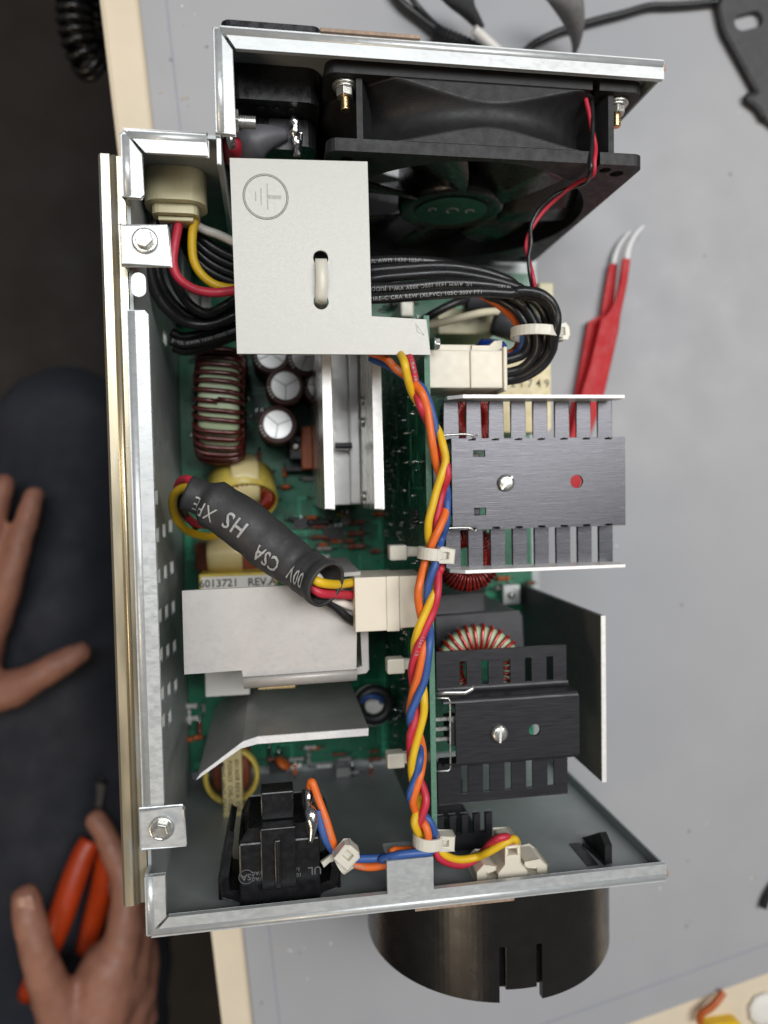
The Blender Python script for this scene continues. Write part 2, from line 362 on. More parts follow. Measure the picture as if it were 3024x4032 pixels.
lip([(XL, -134.5), (XL, YF + 1), (-46, YF + 1.4), (-40.2, -149.2), (-40.2, -134.5)], ((XL, -134.5), (XL, YF + 1)))
xa, xb = at(837, 1900, 136).x, at(937, 1900, 136).x; yt = at(890, 1857, 136).y
lip([(-45.4, YF), (XR - .8, YF), (XR - .8, -149.4), (xb, -149.4), (xb, yt), (xa, yt), (xa, -149.4), (-39.4, -149.4)], ((-45.4, YF), (XR - .8, YF)))
obj('tab_fold', MB().box(xa + .3, xb - .3, yt - 1.2, yt, 122, 134.9), MAT['zinc'], ch, bevel=.4)
# embossed ridges on the left lip and the outer rail
obj('hem_strip', MB().box(20, 55, YR + .1, YR + 1.4, 128, 136.6), [MAT['rust']], ch, bevel=.2)
obj('hem_strip', MB().box(48, 86, YF - 1.4, YF - .1, 126, 135.2), [MAT['rust']], ch, bevel=.2)
obj('corner_hem', MB().plate(rrect(XR - 8, XR + 2.2, YR - 2.5, YR + .9, 1.6), 130.5, 132.2), MAT['rust'], ch, bevel=.2)
obj('corner_hem', MB().plate(rrect(XR - 8, XR + 2.2, YF - .9, YF + 2.5, 1.6), 130.5, 132.2), MAT['rust'], ch, bevel=.2)
rail = MB(); rail.plate([(-55.6, 118), (-55.6, 129.2), (-54.6, 130.4), (-51.8, 130.4), (-51.2, 129), (-47.3, 128.6), (-47.3, 127), (-52, 127), (-54, 127.6), (-54.4, 118)], -147, 113, 'y')
rail.tube([(-50.6, -147, 129), (-50.6, 113, 129)], .9, 10)
obj('outer_rail', rail, MAT['zinc_yel'], ch, label='yellowish zinc rail along the outside of the left wall')
for (u0, v0, u1, v1, su, sv) in ((272, 489, 365, 571, 312, 518), (303, 1744, 397, 1836, 348, 1792)):
    a, b = at(u0, v1, 136.8), at(u1, v0, 136.8); s = at(su, sv, 138)
    obj('screw_tab', MB().plate([(XL - .6, a.y), (b.x, a.y + .3), (b.x, b.y - .8), (b.x - .8, b.y), (XL - .6, b.y)], 135.2, 136.8).box(XL - .6, XL + .6, a.y, b.y, 122, 135.5), MAT['zinc'], ch, bevel=.5)
    sc = MB().lathe([(4.3, 0), (4.3, .5), (3.9, 1.0)], (s.x, s.y, 136.8), n=24)
    sc.lathe([(3.2, .9), (3.2, 3.4), (2.8, 3.8), (2.2, 3.6)], (s.x, s.y, 136.8), n=6, sm=False)
    obj('hex_screw', sc, MAT['chrome'], ch, bevel=.25)
p = at(297, 607, 135); obj('lance_tab', MB().plate(rrect(p.x - 2.2, p.x + 2.6, p.y - 5, p.y + 3, 2.2), 133.2, 134.2), MAT['zinc'], ch, bevel=.3)
# lanced hook on the front panel and its opening
h = at(1292, 1870, 119)
hk = MB().plate([(h.x - 1, 106), (h.x + 4.5, 106), (h.x + 4.5, 121), (h.x + 1, 123)], YF + 1.3, YF + 2.3, 'y')
hk.plate([(YF + 1.4, 100), (YF + 12, 117), (YF + 9, 122), (YF + 1.4, 122)], h.x + 1.6, h.x + 4.6, 'x')
obj('lanced_hook', hk, MAT['plastic_dull'], ch)
obj('hook_opening', MB().box(h.x - 6, h.x - 1.2, YF + 1.25, YF + 1.5, 104, 122), MAT['comp_dark'], ch)
obj('panel_hole', MB().cyl((131, YR - 1.3, 128.2), (131, YR - 1.6, 128.2), 2.6), MAT['comp_dark'], ch)
# ================================================================== support bracket with the ground mark
bz = 128.6
br = thing('cable_bracket', (20, 80, 13), 'flat pale metal bracket with ground mark and cable tie holes beside the fan', 'bracket')
Q = [at(*q, bz) for q in ((496, 341), (794, 349), (803, 683), (921, 690), (930, 766), (512, 764))]
hA, hB = at(693, 557, bz), at(694, 652, bz)
def keyhole(c, s):
    return circ(c.x, c.y, 2.75, 20)
obj('top_plate', MB().plate([(q.x, q.y) for q in Q], bz - 1.2, bz, 'z', [keyhole(hA, 1), keyhole(hB, -1)]), MAT['brk'], br, bevel=.6, seg=3)
obj('side_fold', MB().box(Q[4].x - 1.9, Q[4].x - .7, Q[4].y + .4, Q[3].y - .4, 100, bz - 1.25), MAT['brk'], br, bevel=.4)
obj('side_fold', MB().box(Q[0].x + .4, Q[1].x - .4, Q[0].y - 1.6, Q[0].y - .4, 118, bz - 1.25), MAT['brk'], br, bevel=.4)
obj('side_fold', MB().box(Q[5].x + .4, Q[5].x + 1.6, Q[5].y + .6, Q[0].y - 2, 121, bz - 1.25), MAT['brk'], br, bevel=.4)
g = at(574, 425, bz); R0 = 7.6
gm = MB().tube([g + Vector((R0 * math.cos(a), R0 * math.sin(a), .03)) for a in [2 * PI * i / 40 for i in range(40)]], .42, 5, closed=True, sq=.1)
for x, l in ((.6, 4.6), (-1.6, 3.0), (-3.5, 1.6)):
    gm.box(g.x + x - .22, g.x + x + .22, g.y - l, g.y + l, bz + .02, bz + .06)
gm.box(g.x + .8, g.x + 5.4, g.y - .6, g.y + .6, bz + .02, bz + .06)
obj('ground_mark', gm, M('faded_stamp_ink', (.385, .385, .36), .6, .1, .2, .8), br, label='faint stamped ground symbol in a ring')
sp = at(906, 715, bz)
obj('scratch_mark', MB().tube([sp + Vector(q) for q in ((-1.5, 2.6, .03), (1.8, -1.6, .03), (-.8, -.2, .03), (-1.2, 1.6, .03))], .12, 4, sq=.3), MAT['ink_white'], br)
nt = at(938, 740, 122); nb = MB().lathe([(2.6, 0), (2.6, .7)], (Q[4].x + 3, nt.y, 120), (1, 0, 0), 16).lathe([(2.3, .7), (2.3, 2.4)], (Q[4].x + 3, nt.y, 120), (1, 0, 0), 6, sm=False)
obj('hex_nut', nb, MAT['chrome'], br, bevel=.2)
def tie_band(path, wd=2.4, th=.9, mi=0):
    """flat nylon strap along a path"""
    P = [Vector(p) for p in path]; T, N = frames(P); V = []; return P
def cable_tie(name, loop, head, hd, label, tail=None, up=(0, 0, 1), wid=4.2, n=24):
    """loop: centre, axis direction, two radii -> strap of width wid; head: box centre and direction"""
    c, ax, a, b, ua = loop; c = Vector(c); ax = Vector(ax).normalized(); ua = Vector(ua); ua = (ua - ax * ua.dot(ax)).normalized(); ub = ax.cross(ua)
    th = thing(name, c, label, 'cable tie', 'nylon cable ties')
    V = []; F = []
    for i in range(n):
        q = 2 * PI * i / n; d = ua * math.cos(q) * a + ub * math.sin(q) * b; o = (ua * math.cos(q) * b + ub * math.sin(q) * a).normalized()
        for k, (s, e) in enumerate(((-.5, 0), (.5, 0), (.5, 1.1), (-.5, 1.1))): V.append(c + d + ax * s * wid + o * e)
    for i in range(n):
        j = (i + 1) % n
        for k in range(4): F.append((i * 4 + k, j * 4 + k, j * 4 + (k + 1) % 4, i * 4 + (k + 1) % 4))
    obj('strap', MB().add(V, F), MAT['nylon'], th, bevel=.15)
    hp, hx, hy, hz = head; hx = Vector(hx).normalized(); hz = Vector((0, 0, 1)); hz = (hz - hx * hz.dot(hx)).normalized(); hy2 = hz.cross(hx)
    Mx = Matrix((( hx.x, hy2.x, hz.x, hp[0]), (hx.y, hy2.y, hz.y, hp[1]), (hx.z, hy2.z, hz.z, hp[2]), (0, 0, 0, 1)))
    l, wd, ht = hd
    obj('head', MB().plate([(-l / 2, -wd / 2), (l * .3, -wd / 2), (l / 2, -wd * .3), (l / 2, wd * .3), (l * .3, wd / 2), (-l / 2, wd / 2)], -ht / 2, ht / 2, 'z', [rect(-l * .18, l * .2, -wd * .24, wd * .24)], M=Mx), MAT['nylon'], th, bevel=.35)
    obj('latch', MB().box(-l * .17, l * .19, -wd * .23, wd * .23, -ht * .4, ht * .1, M=Mx), MAT['nylon'], th)
    if tail: obj('tail', MB().plate(tail[0], tail[1], tail[2]), MAT['nylon'], th, bevel=.2)
    return th
# tie through the two bracket holes
th = thing('cable_tie', (hA + hB) / 2, 'clear nylon tie looped through the two bracket holes', 'cable tie', 'nylon cable ties')
Pp = smooth([hA + Vector((0, 0, -12)), hA + Vector((.1, -.8, -2)), hA + Vector((0, -2.6, .7)), (hA + hB) / 2 + Vector((.2, 0, 1.5)), hB + Vector((0, 2.6, .7)), hB + Vector((0, .8, -2)), hB + Vector((0, 0, -12))], 6)
V = []; F = []
for p in Pp:
    V += [p + Vector((-2.1, 0, 0)), p + Vector((2.1, 0, 0))]
for i in range(len(Pp) - 1): F.append((i * 2, i * 2 + 1, i * 2 + 3, i * 2 + 2))
o = obj('strap', MB().add(V, F, 0, True), MAT['nylon'], th); md = o.modifiers.new('solid', 'SOLIDIFY'); md.thickness = .0011
# ================================================================== main board lying on the chassis floor
mbd = thing('main_circuit_board', (45, -18, 8), 'large green circuit board lying on the chassis floor', 'circuit board')
obj('board', MB().plate(rect(-45.3, 140, -147, 112), 10.2, 11.8), MAT['pcb'], mbd)
for x in (-40, 48, 134):
    for y in (-140, 0, 105): obj('standoff', MB().cyl((x, y, 1.4), (x, y, 10.1), 2.6, 8), MAT['zinc'], mbd)
rnd = random.Random(3); tr = MB()
for i in range(150):
    x, y = rnd.uniform(-42, 130), rnd.uniform(-140, 100); wd = rnd.choice((.5, .7, 1.4, 3.0)); zt = 11.83 + .003 * (i % 9)
    for k in range(rnd.choice((1, 2, 3))):
        l = rnd.uniform(5, 26) * rnd.choice((-1, 1))
        if (i + k) % 2: x2, y2 = x + l, y
        else: x2, y2 = x, y + l
        x2 = min(max(x2, -43), 137); y2 = min(max(y2, -144), 109)
        tr.box(min(x, x2) - wd / 2, max(x, x2) + wd / 2, min(y, y2) - wd / 2, max(y, y2) + wd / 2, zt, zt + .05); zt += .004
        x, y = x2, y2
obj('copper_traces', tr, MAT['trace'], mbd, kind='stuff')
sj = MB()
for i in range(190):
    x, y = rnd.uniform(-42, 136), rnd.uniform(-142, 106); r = rnd.uniform(.6, 1.1)
    sj.lathe([(r, 0), (r * .6, .5), (r * .35, 1.3)], (x, y, 11.9), n=7)
obj('solder_joints', sj, MAT['solder'], mbd, kind='stuff')
def resistor(u, v, z, ang, l=9, r=1.6, mat='comp_brn', name='resistor'):
    p = at(u, v, z); d = Vector((math.cos(ang), math.sin(ang), 0))
    b = MB().lathe([(r * .5, -l * .5), (r, -l * .42), (r, -l * .28), (r * .8, -l * .2), (r * .8, l * .2), (r, l * .28), (r, l * .42), (r * .5, l * .5)], p, d, 12)
    b.tube([p - d * l * .95 + Vector((0, 0, 11.9 - z)), p - d * l * .85, p + d * l * .85, p + d * l * .95 + Vector((0, 0, 11.9 - z))], .4, 6, mi=1)
    return obj(name, b, [MAT[mat], MAT['solder']], mbd)
for q in ((770, 1128, 15, 0), (768, 1152, 15, 0), (690, 1128, 15, 0, 13, 1.8, 'comp_dark', 'diode'), (770, 1180, 15, 0), (690, 1160, 15, .0, 8, 1.2, 'comp_brn'), (700, 1185, 15, 0, 8, 1.2, 'ink_grey'),
          (1140, 1300, 15, 1.57), (640, 1640, 15, 0, 8, 1.3, 'ink_grey', 'diode'), (700, 1655, 15, .0, 8, 1.2, 'ink_white', 'diode'), (745, 1640, 15, .1, 7, 1.2, 'ink_grey', 'diode'), (470, 1610, 14, 0, 8, 1.3, 'comp_dark', 'diode'),
          (440, 760, 15, .6), (860, 655, 20, .2, 9, 2, 'comp_dark', 'diode'), (560, 985, 14, 1.57, 5, 1.2), (615, 1020, 14, 1.57, 5, 1.4, 'comp_org', 'ceramic_capacitor'), (640, 1655, 14, .2, 6, 1.3, 'paper')):
    resistor(*q)
def chip(u, v, lx, ly, h, mat):
    p = at(u, v, 14); b = MB().box(p.x - lx / 2, p.x + lx / 2, p.y - ly / 2, p.y + ly / 2, 12.6, 12.6 + h)
    k = int(lx / 2.5)
    for i in range(k):
        for s_ in (-1, 1): b.box(p.x - lx / 2 + 1.2 + 2.5 * i - .4, p.x - lx / 2 + 1.2 + 2.5 * i + .4, p.y + s_ * ly / 2 - .6, p.y + s_ * (ly / 2) + .9 * s_ + .6, 11.9, 13.6, 1)
    obj('chip', b, [MAT[mat], MAT['solder']], mbd)
for q in ((720, 1150, 10, 6, 3, 'comp_dark'), (650, 1130, 7, 5, 3, 'comp_dark'), (745, 1120, 5, 5, 5, 'ink_grey'), (600, 1655, 9, 6, 3, 'comp_dark'), (740, 1665, 7, 5, 4, 'ink_grey'), (560, 900, 5, 5, 3, 'comp_dark'), (1130, 1290, 8, 6, 4, 'comp_dark')): chip(*q)
rs = random.Random(11)
for u0, u1, v0, v1, k in ((625, 820, 1108, 1205, 16), (570, 830, 1610, 1672, 14), (830, 925, 610, 680, 6), (1070, 1150, 1240, 1310, 5), (400, 470, 1490, 1620, 7), (545, 700, 980, 1090, 6)):
    for i in range(k):
        resistor(rs.uniform(u0, u1), rs.uniform(v0, v1), 14.2, rs.choice((0, 0, 1.57)), rs.uniform(4, 8), rs.uniform(.9, 1.6), rs.choice(('comp_brn', 'comp_brn', 'comp_dark', 'ink_grey', 'ink_white', 'comp_org')), rs.choice(('resistor', 'diode')))
p = at(612, 1645, 18); obj('ceramic_capacitor', MB().lathe([(.5, -1.6), (4, -1.2), (4.4, 0), (4, 1.2), (.5, 1.6)], p + Vector((0, 0, 2)), (.6, .8, .2), 18), MAT['comp_org'], mbd)
p = at(735, 1110, 14); obj('ceramic_capacitor', MB().lathe([(.4, -1.2), (2.5, -.8), (2.8, 0), (2.5, .8), (.4, 1.2)], p + Vector((0, 0, 2)), (.2, .98, .1), 14), MAT['tape'], mbd)
# power transistor with an orange insulated core piece
p = at(663, 965, 30)
obj('coil_former', MB().box(p.x - 8.5, p.x + 8.5, p.y - 6, p.y + 6, 11.9, 27).box(p.x - 11, p.x + 11, p.y - 12, p.y - 9.5, 11.9, 20), MAT['comp_dark'], mbd, bevel=.5)
obj('tape_wrap', MB().box(p.x - 2.7, p.x + 2.7, p.y - 11, p.y + 10, 11.9, 31), MAT['comp_org'], mbd, bevel=.5)
for s in (-1, 1): obj('rivet', MB().lathe([(2.6, 0), (2.2, 1.2), (.8, 1.9)], (p.x + s * 5.4, p.y + .5, 27), n=16), MAT['chrome'], mbd)
# ================================================================== upright board
PX = 58.0
ub = thing('upright_circuit_board', (PX, -45, 12), 'tall green circuit board standing on edge down the middle of the chassis', 'circuit board')
y0, y1 = at(935, 1858, 125).y, 62
obj('board', MB().plate([(y0, 18), (y1, 18), (y1, 124.8), (y0, 124.8)], PX - 1.1, PX + 1.1, 'x'), [MAT['pcb_dark']], ub)
obj('board_edge', MB().box(PX - 1.05, PX + 1.05, y0, y1, 124.82, 125.2), MAT['fibre'], ub)
sj = MB()
for i in range(170):
    y, z = rnd.uniform(y0 + 4, y1 - 6), rnd.uniform(24, 118); r = rnd.uniform(.4, .9)
    sj.lathe([(r, 0), (r * .7, .5), (r * .4, .9)] + ([(r * .35, 2.2)] if rnd.random() < .35 else []), (PX - 1.1, y, z), (-1, rnd.uniform(-.2, .2), rnd.uniform(-.2, .2)), 6)
obj('solder_joints', sj, MAT['solder'], ub, kind='stuff')
tr = MB()
for i in range(70):
    y, z = rnd.uniform(y0 + 4, y1 - 20), rnd.uniform(24, 112); l = rnd.uniform(5, 22); wd = rnd.choice((.4, .7, 1.6))
    if i % 2: tr.box(PX - 1.16 - .002 * i, PX - 1.1, y, y + l, z, z + wd)
    else: tr.box(PX - 1.16 - .002 * i, PX - 1.1, y, y + wd, z - l / 2, z + l / 2)
obj('copper_traces', tr, MAT['pcb'], ub, kind='stuff')
sb = MB()
p = at(905, 1120, 110)
for i in range(10):
    sb.lathe([(1.2, 0), (.7, .8), (.2, 2.0 + rnd.random())], (PX - 1.1, p.y + rnd.uniform(-3, 3), 108 + rnd.uniform(-5, 5)), (-1, rnd.uniform(-.6, .6), rnd.uniform(-.6, .6)), 6)
obj('solder_blob', sb, MAT['comp_dark'], ub, kind='stuff')
for u, v in ((870, 1193), (865, 1437), (865, 1640)):
    p = at(u, v, 112); k = MB().box(p.x - 5.5, p.x + 1.5, p.y - 3, p.y + 3, 108, 114).plate([(p.x + 1.5, p.y - 1.6), (PX - 1.3, p.y - 1.2), (PX - 1.3, p.y + 1.2), (p.x + 1.5, p.y + 1.6)], 109.5, 112)
    obj('board_clip', k, MAT['nylon'], ub, bevel=.7)
# ================================================================== fan
fn = thing('cooling_fan', (82, 132, 10), 'black square cooling fan bolted to the rear panel with red and black leads', 'fan')
FXc, FZc = 82.0, 70.7
nx = at(1286, 350, 130).x
def flange(y0, y1, name):
    o = rrect(22, 142, 10.7, 130.7, 4, 5)
    # lead notch in the top edge
    k = [i for i in range(len(o)) if o[i][1] > 130.6]
    i0 = min(k); o = o[:6 + 0] + o[6:]
    out = []
    for i, q in enumerate(o):
        out.append(q)
        if i == 11: out[-1] = q
    # insert the notch between the two top corners (points run counter-clockwise, top edge from +x to -x)
    for i in range(len(o) - 1):
        if o[i][1] > 130.69 and o[i + 1][1] > 130.69 and o[i][0] - o[i + 1][0] > 50:
            out = o[:i + 1] + [(nx + 1.6, 130.7), (nx + 1.6, 124), (nx - 1.2, 124), (nx - 1.2, 130.7)] + o[i + 1:]
    hs = [circ(FXc, FZc, 57.2, 56)]
    for sx in (-1, 1):
        for sz in (-1, 1): hs.append(circ(FXc + sx * 52.5, FZc + sz * 52.5, 2.6, 14))
    hs = hs + [circ(FXc + 46.5, FZc + 55, 2.2, 12)]
    return obj(name, MB().plate(out, y0, y1, 'y', hs), MAT['plastic_dull'], fn, bevel=.5)
flange(118, 122.4, 'front_flange'); flange(145, 149.4, 'rear_flange')
pr = [(57.3, 0), (57.3, 22.5)] + [(58.3 + 11.5 * abs(k / 20 - 1) ** 2.2, 22.5 - 22.5 * k / 40) for k in range(41)]
V = []; n = 320
for r, hgt in pr + [pr[0]]:
    for j in range(n):
        a = 2 * PI * j / n; x_, z_ = r * math.cos(a), r * math.sin(a)
        V.append((FXc + max(-59.7, min(59.7, x_)), 122.45 + hgt, FZc + max(-59.7, min(59.7, z_))))
F = [(i * n + j, i * n + (j + 1) % n, (i + 1) * n + (j + 1) % n, (i + 1) * n + j) for i in range(len(pr)) for j in range(n)]
obj('shroud', MB().add(V, F, 0, True), MAT['plastic_dull'], fn)
for sx in (-1, 1):
    for sz in (-1, 1):
        obj('corner_post', MB().plate([(FXc + sx * 44, FZc + sz * 40), (FXc + sx * 49, FZc + sz * 57.5), (FXc + sx * 46.8, FZc + sz * 57.5), (FXc + sx * 41, FZc + sz * 42)], 122.45, 144.95, 'y'), MAT['plastic_dull'], fn)
hub = MB().lathe([(20, 22), (23, 20), (23.8, 3), (23, 1), (20.5, 0), (20, .6), (0.1, .6)], (FXc, 120.6, FZc), (0, 1, 0), 40)
obj('hub', hub, MAT['plastic'], fn)
hl = obj('hub_label', MB().lathe([(16, 0), (16, .35)], (FXc, 120.6 + .6, FZc), (0, -1, 0), 40), MAT['sticker'], fn)
for dx, rr_ in ((-9, 1.6), (0, 2.6), (8, 1.8)): obj('print_mark', MB().tube([Vector((FXc + dx + rr_ * math.cos(q), 120.78, FZc + 2 + rr_ * math.sin(q))) for q in [2 * PI * i / 16 for i in range(12)]], .35, 5), MAT['ink_white'], hl)
bl = []
for k in range(7):
    a0 = 2 * PI * k / 7 + .25; V = []; F = []; nr, nc = 6, 5
    for i in range(nr):
        r = 23.5 + (55.5 - 23.5) * i / (nr - 1)
        for j in range(nc):
            s = j / (nc - 1); a = a0 + (s - .5) * (.95 - .12 * i / nr) + .12 * i / nr; y = 127 + (s - .5) * (15 - i * .6) - math.sin(s * PI) * 1.6
            V.append((FXc + r * math.cos(a), y, FZc + r * math.sin(a)))
    for i in range(nr - 1):
        for j in range(nc - 1): F.append((i * nc + j, (i + 1) * nc + j, (i + 1) * nc + j + 1, i * nc + j + 1))
    o = obj('blade', MB().add(V, F, 0, True), MAT['plastic'], fn); md = o.modifiers.new('solid', 'SOLIDIFY'); md.thickness = .0014
for a in (.62, .62 + 2.1, .62 + 4.2):
    d = Vector((math.cos(a), 0, math.sin(a))); c = Vector((FXc, 138, FZc)); e = Vector((-d.z, 0, d.x))
    obj('strut', MB().add([c + d * 20 + e * 2, c + d * 20 - e * 2, c + d * 58 - e * 1.6, c + d * 58 + e * 1.6] + [c + Vector((0, 3, 0)) + q for q in (d * 20 + e * 2, d * 20 - e * 2, d * 58 - e * 1.6, d * 58 + e * 1.6)], [(0, 1, 2, 3), (4, 7, 6, 5), (0, 4, 5, 1), (1, 5, 6, 2), (2, 6, 7, 3), (3, 7, 4, 0)]), MAT['plastic'], fn)
for sx in (-1, 1):
    x = FXc + sx * 52.5; z = FZc + 52.5
    b = MB().lathe([(4.6, 0), (4.6, -1.0)], (x, 144.95, z), (0, 1, 0), 24).lathe([(3.9, -1.0), (3.9, -1.9)], (x, 144.95, z), (0, 1, 0), 24).lathe([(3.3, -1.9), (3.3, -4.6)], (x, 144.95, z), (0, 1, 0), 6, sm=False)
    ob = obj('lock_nut', b, MAT['chrome'], fn, bevel=.2)
    prf = []
    for i in range(8): prf += [(1.75, -4.6 - i * .62), (1.4, -4.9 - i * .62)]
    obj('bolt_thread', MB().lathe(prf, (x, 144.95, z), (0, 1, 0), 14), MAT['brass'], fn)
Zt = zz(1200, 0, .9042)
red_p = smooth(Zt([(1222, 425, 126), (1240, 500, 127), (1252, 570, 128), (1266, 640, 129), (1262, 700, 131.5), (1254, 762, 129), (1190, 795, 118), (1120, 845, 112), (1040, 920, 108), (985, 1000, 106), (964, 1070, 105), (978, 1140, 106), (995, 1210, 108), (1003, 1275, 106), (1005, 1330, 100)]), 6)
blk_p = smooth(Zt([(1250, 440, 126), (1254, 520, 128), (1252, 600, 129), (1246, 680, 131), (1244, 745, 131), (1225, 792, 122), (1165, 815, 114), (1090, 850, 112), (1020, 915, 109), (985, 985, 108), (985, 1060, 107), (975, 1120, 107), (978, 1180, 107), (990, 1250, 106), (998, 1320, 100)]), 6)
obj('red_lead', MB().tube(red_p, .85, 8), MAT['red'], fn, label='thin red fan lead')
obj('black_lead', MB().tube(blk_p, .85, 8), MAT['cable'], fn, label='thin black fan lead')
# ================================================================== mains inlet
il = thing('mains_inlet', (8, 140, 40), 'black plastic mains inlet socket in the rear panel beside the fan', 'socket')
a = at(512, 100, 118); b = at(690, 215, 118)
obj('inlet_body', MB().plate(rrect(-13.5, 21, 52, 117, 5, 5), 141, 153.5, 'y'), MAT['plastic'], il, bevel=2.2, seg=4)
obj('terminal_block', MB().plate(rrect(-8, 20.5, 54, 104, 5, 5), 131, 140.9, 'y'), MAT['plastic'], il, bevel=1.8, seg=4)
obj('flange', MB().plate(rrect(-13.5, 20.5, 60, 134, 3, 4), YR + .2, YR + 3.2, 'y'), MAT['plastic'], il, bevel=.8)
for k in range(3):
    p = at(585 + 22 * k, 234, 108); obj('vent_hole', MB().lathe([(1.4, 0), (1.4, .5)], (-.5 + 5.6 * k, 140.6, 111), (0, 1, 0), 14), MAT['comp_dark'], il)
Z1 = zz(400, 0, .66305)
tp = Z1([(1135, 690, 110), (1150, 740, 110), (1145, 800, 109), (1160, 860, 108), (1162, 930, 106)])
obj('terminal', MB().tube(smooth(tp, 4), [1.0 + .9 * abs(math.sin(i * .7)) for i in range(17)], 8, sq=.6), MAT['solder'], il)
obj('terminal', MB().tube(smooth(Z1([(1185, 780, 108), (1180, 850, 106), (1150, 900, 104)]), 4), .8, 8), MAT['solder'], il)
obj('terminal', MB().box(2, 14, 129, 140.5, 103.2, 105), MAT['comp_dark'], il)
gs = thing('insulated_ground_lead', (-4, 120, 100), 'grey heat shrink sleeve and red crimp lug beside the mains inlet', 'wire')
P = smooth(Z1([(1095, 800, 106), (1010, 810, 107), (930, 835, 107), (870, 880, 105), (845, 940, 100), (840, 990, 92)]), 6)
obj('sleeve', MB().tube(P, lambda t: 2.2 + 4.2 * min(1, t * 2.2), 14), MAT['shrink_grey'], gs)
obj('crimp_lug', MB().tube(smooth(Z1([(765, 800, 120), (772, 850, 118), (775, 900, 112), (770, 940, 106)]), 4), [1.6, 2, 3, 3.4, 3.6, 3.6, 3.6, 3.6, 3.6, 3.4, 3.2, 3.2, 3], 12), [MAT['red']], gs)
obj('lug_ring', MB().tube(smooth(Z1([(755, 800, 123), (770, 850, 122), (778, 890, 118)]), 4), 1.5, 8, sq=.5), MAT['solder'], gs)
obj('blue_lead', MB().tube(smooth(Z1([(880, 905, 106), (850, 920, 103), (830, 960, 96), (826, 1000, 88)]), 4), 2.0, 10), MAT['blue'], gs)
gb = thing('ground_bolt', (-9, 122, 120), 'short zinc bolt with hex nut on the return wall beside the mains inlet', 'bolt')
c = at(525, 264, 126); prf = []
for i in range(8): prf += [(2.3, 3 + i * .8), (1.85, 3.4 + i * .8)]
obj('nut', MB().lathe([(4.2, 0), (4.2, 3.2)], (XS + 4.2, c.y, 126), (1, 0, 0), 6, sm=False), MAT['chrome'], gb, bevel=.3)
obj('thread', MB().lathe(prf, (XS + 4.4, c.y, 126), (1, 0, 0), 16), MAT['chrome'], gb)
# ================================================================== cream multi-pin connector in the rear step
pc = thing('panel_connector', (-31, 108, 55), 'yellowed nylon multi-pin connector set in the rear step panel', 'connector')
obj('housing', MB().plate(rrect(-44.5, -22, 95, 113, 7, 8), 105.5, 117.7, 'y'), MAT['ivory'], pc, bevel=3.2, seg=5)
obj('wire_collar', MB().plate(rrect(-42, -25, 97, 109, 3, 3), 102, 105.4, 'y'), MAT['ivory'], pc, bevel=.8)
obj('inner_step', MB().box(-40, -27, 100.2, 101.9, 97.5, 106), MAT['ivory'], pc, bevel=.5)
obj('outer_latch', MB().plate([(-35, 0), (-22, 0), (-25.5, 8), (-33, 8)], 98, 112, 'z', M=Matrix.Translation((0, YS + .2, 0))), MAT['ivory'], pc, bevel=1)
obj('latch_ear', MB().box(-21.6, -16.6, YS + .3, YS + 4, 96, 106), MAT['ivory'], pc, bevel=.8)
# ================================================================== heat sinks on the upright board
def screw(p, r, ang, parent):
    b = MB().lathe([(r, 0), (r, 1.0), (r * .9, 1.7), (r * .6, 2.0), (.05, 2.05)], p, n=28)
    o = obj('screw', b, MAT['chrome'], parent)
    d = Vector((math.cos(ang), math.sin(ang), 0)); e = Vector((-d.y, d.x, 0)); q = Vector(p) + Vector((0, 0, 2.0))
    s = MB().add([q + d * r * s1 + e * .42 * s2 + Vector((0, 0, h)) for h in (0, .12) for s1, s2 in ((-1, -1), (1, -1), (1, 1), (-1, 1))], [(3, 2, 1, 0), (4, 5, 6, 7), (0, 1, 5, 4), (1, 2, 6, 5), (2, 3, 7, 6), (3, 0, 4, 7)])
    obj('slot', s, MAT['alu_edge'], o)
ha = thing('finned_heat_sink', (101, -2, 100), 'dark brushed metal heat sink with sixteen side fingers and two upright edges', 'heat sink', 'board heat sinks')
zt, zf = 120.0, 109.0
xl, xr = 68.1, 139.0; yt0, yt1 = at(1150, 946, zt).y, at(1150, 1140, zt).y; yo0, yo1 = at(1150, 853, zt).y, at(1150, 1233, zt).y
sc_p = at(1092, 1043, zt); ho = at(1246, 1040, zt); r1 = at(1035, 980, zt); r2 = at(1037, 1105, zt)
fx0 = at(960.2, 1000, zf).x; pit = (at(960.2 + 7 * 47.5, 1000, zf).x - fx0) / 7
ntop = []; nbot = []
for k in range(7):
    xs0, xs1 = fx0 + pit * k + 6.6, fx0 + pit * (k + 1) + .6
    if xs0 > xl + 1 and xs1 < xr - 1:
        nbot += [(xs0, yt1), (xs0 + .3, yt1 + .75), (xs1 - .3, yt1 + .75), (xs1, yt1)]; ntop = [(xs1, yt0), (xs1 - .3, yt0 - .75), (xs0 + .3, yt0 - .75), (xs0, yt0)] + ntop
obj('centre_plate', MB().plate([(xl, yt1)] + nbot + [(xr, yt1), (xr, yt0)] + ntop + [(xl, yt0)], zt - 1.1, zt, 'z', [circ(ho.x, ho.y, 2.6), rect(r1.x - 2.3, r1.x + 2.3, r1.y - 1.3, r1.y + 1.3), rect(r2.x - 2.3, r2.x + 2.3, r2.y - 1.4, r2.y + 1.4)]), MAT['grey_alu'], ha, bevel=.35, seg=2)
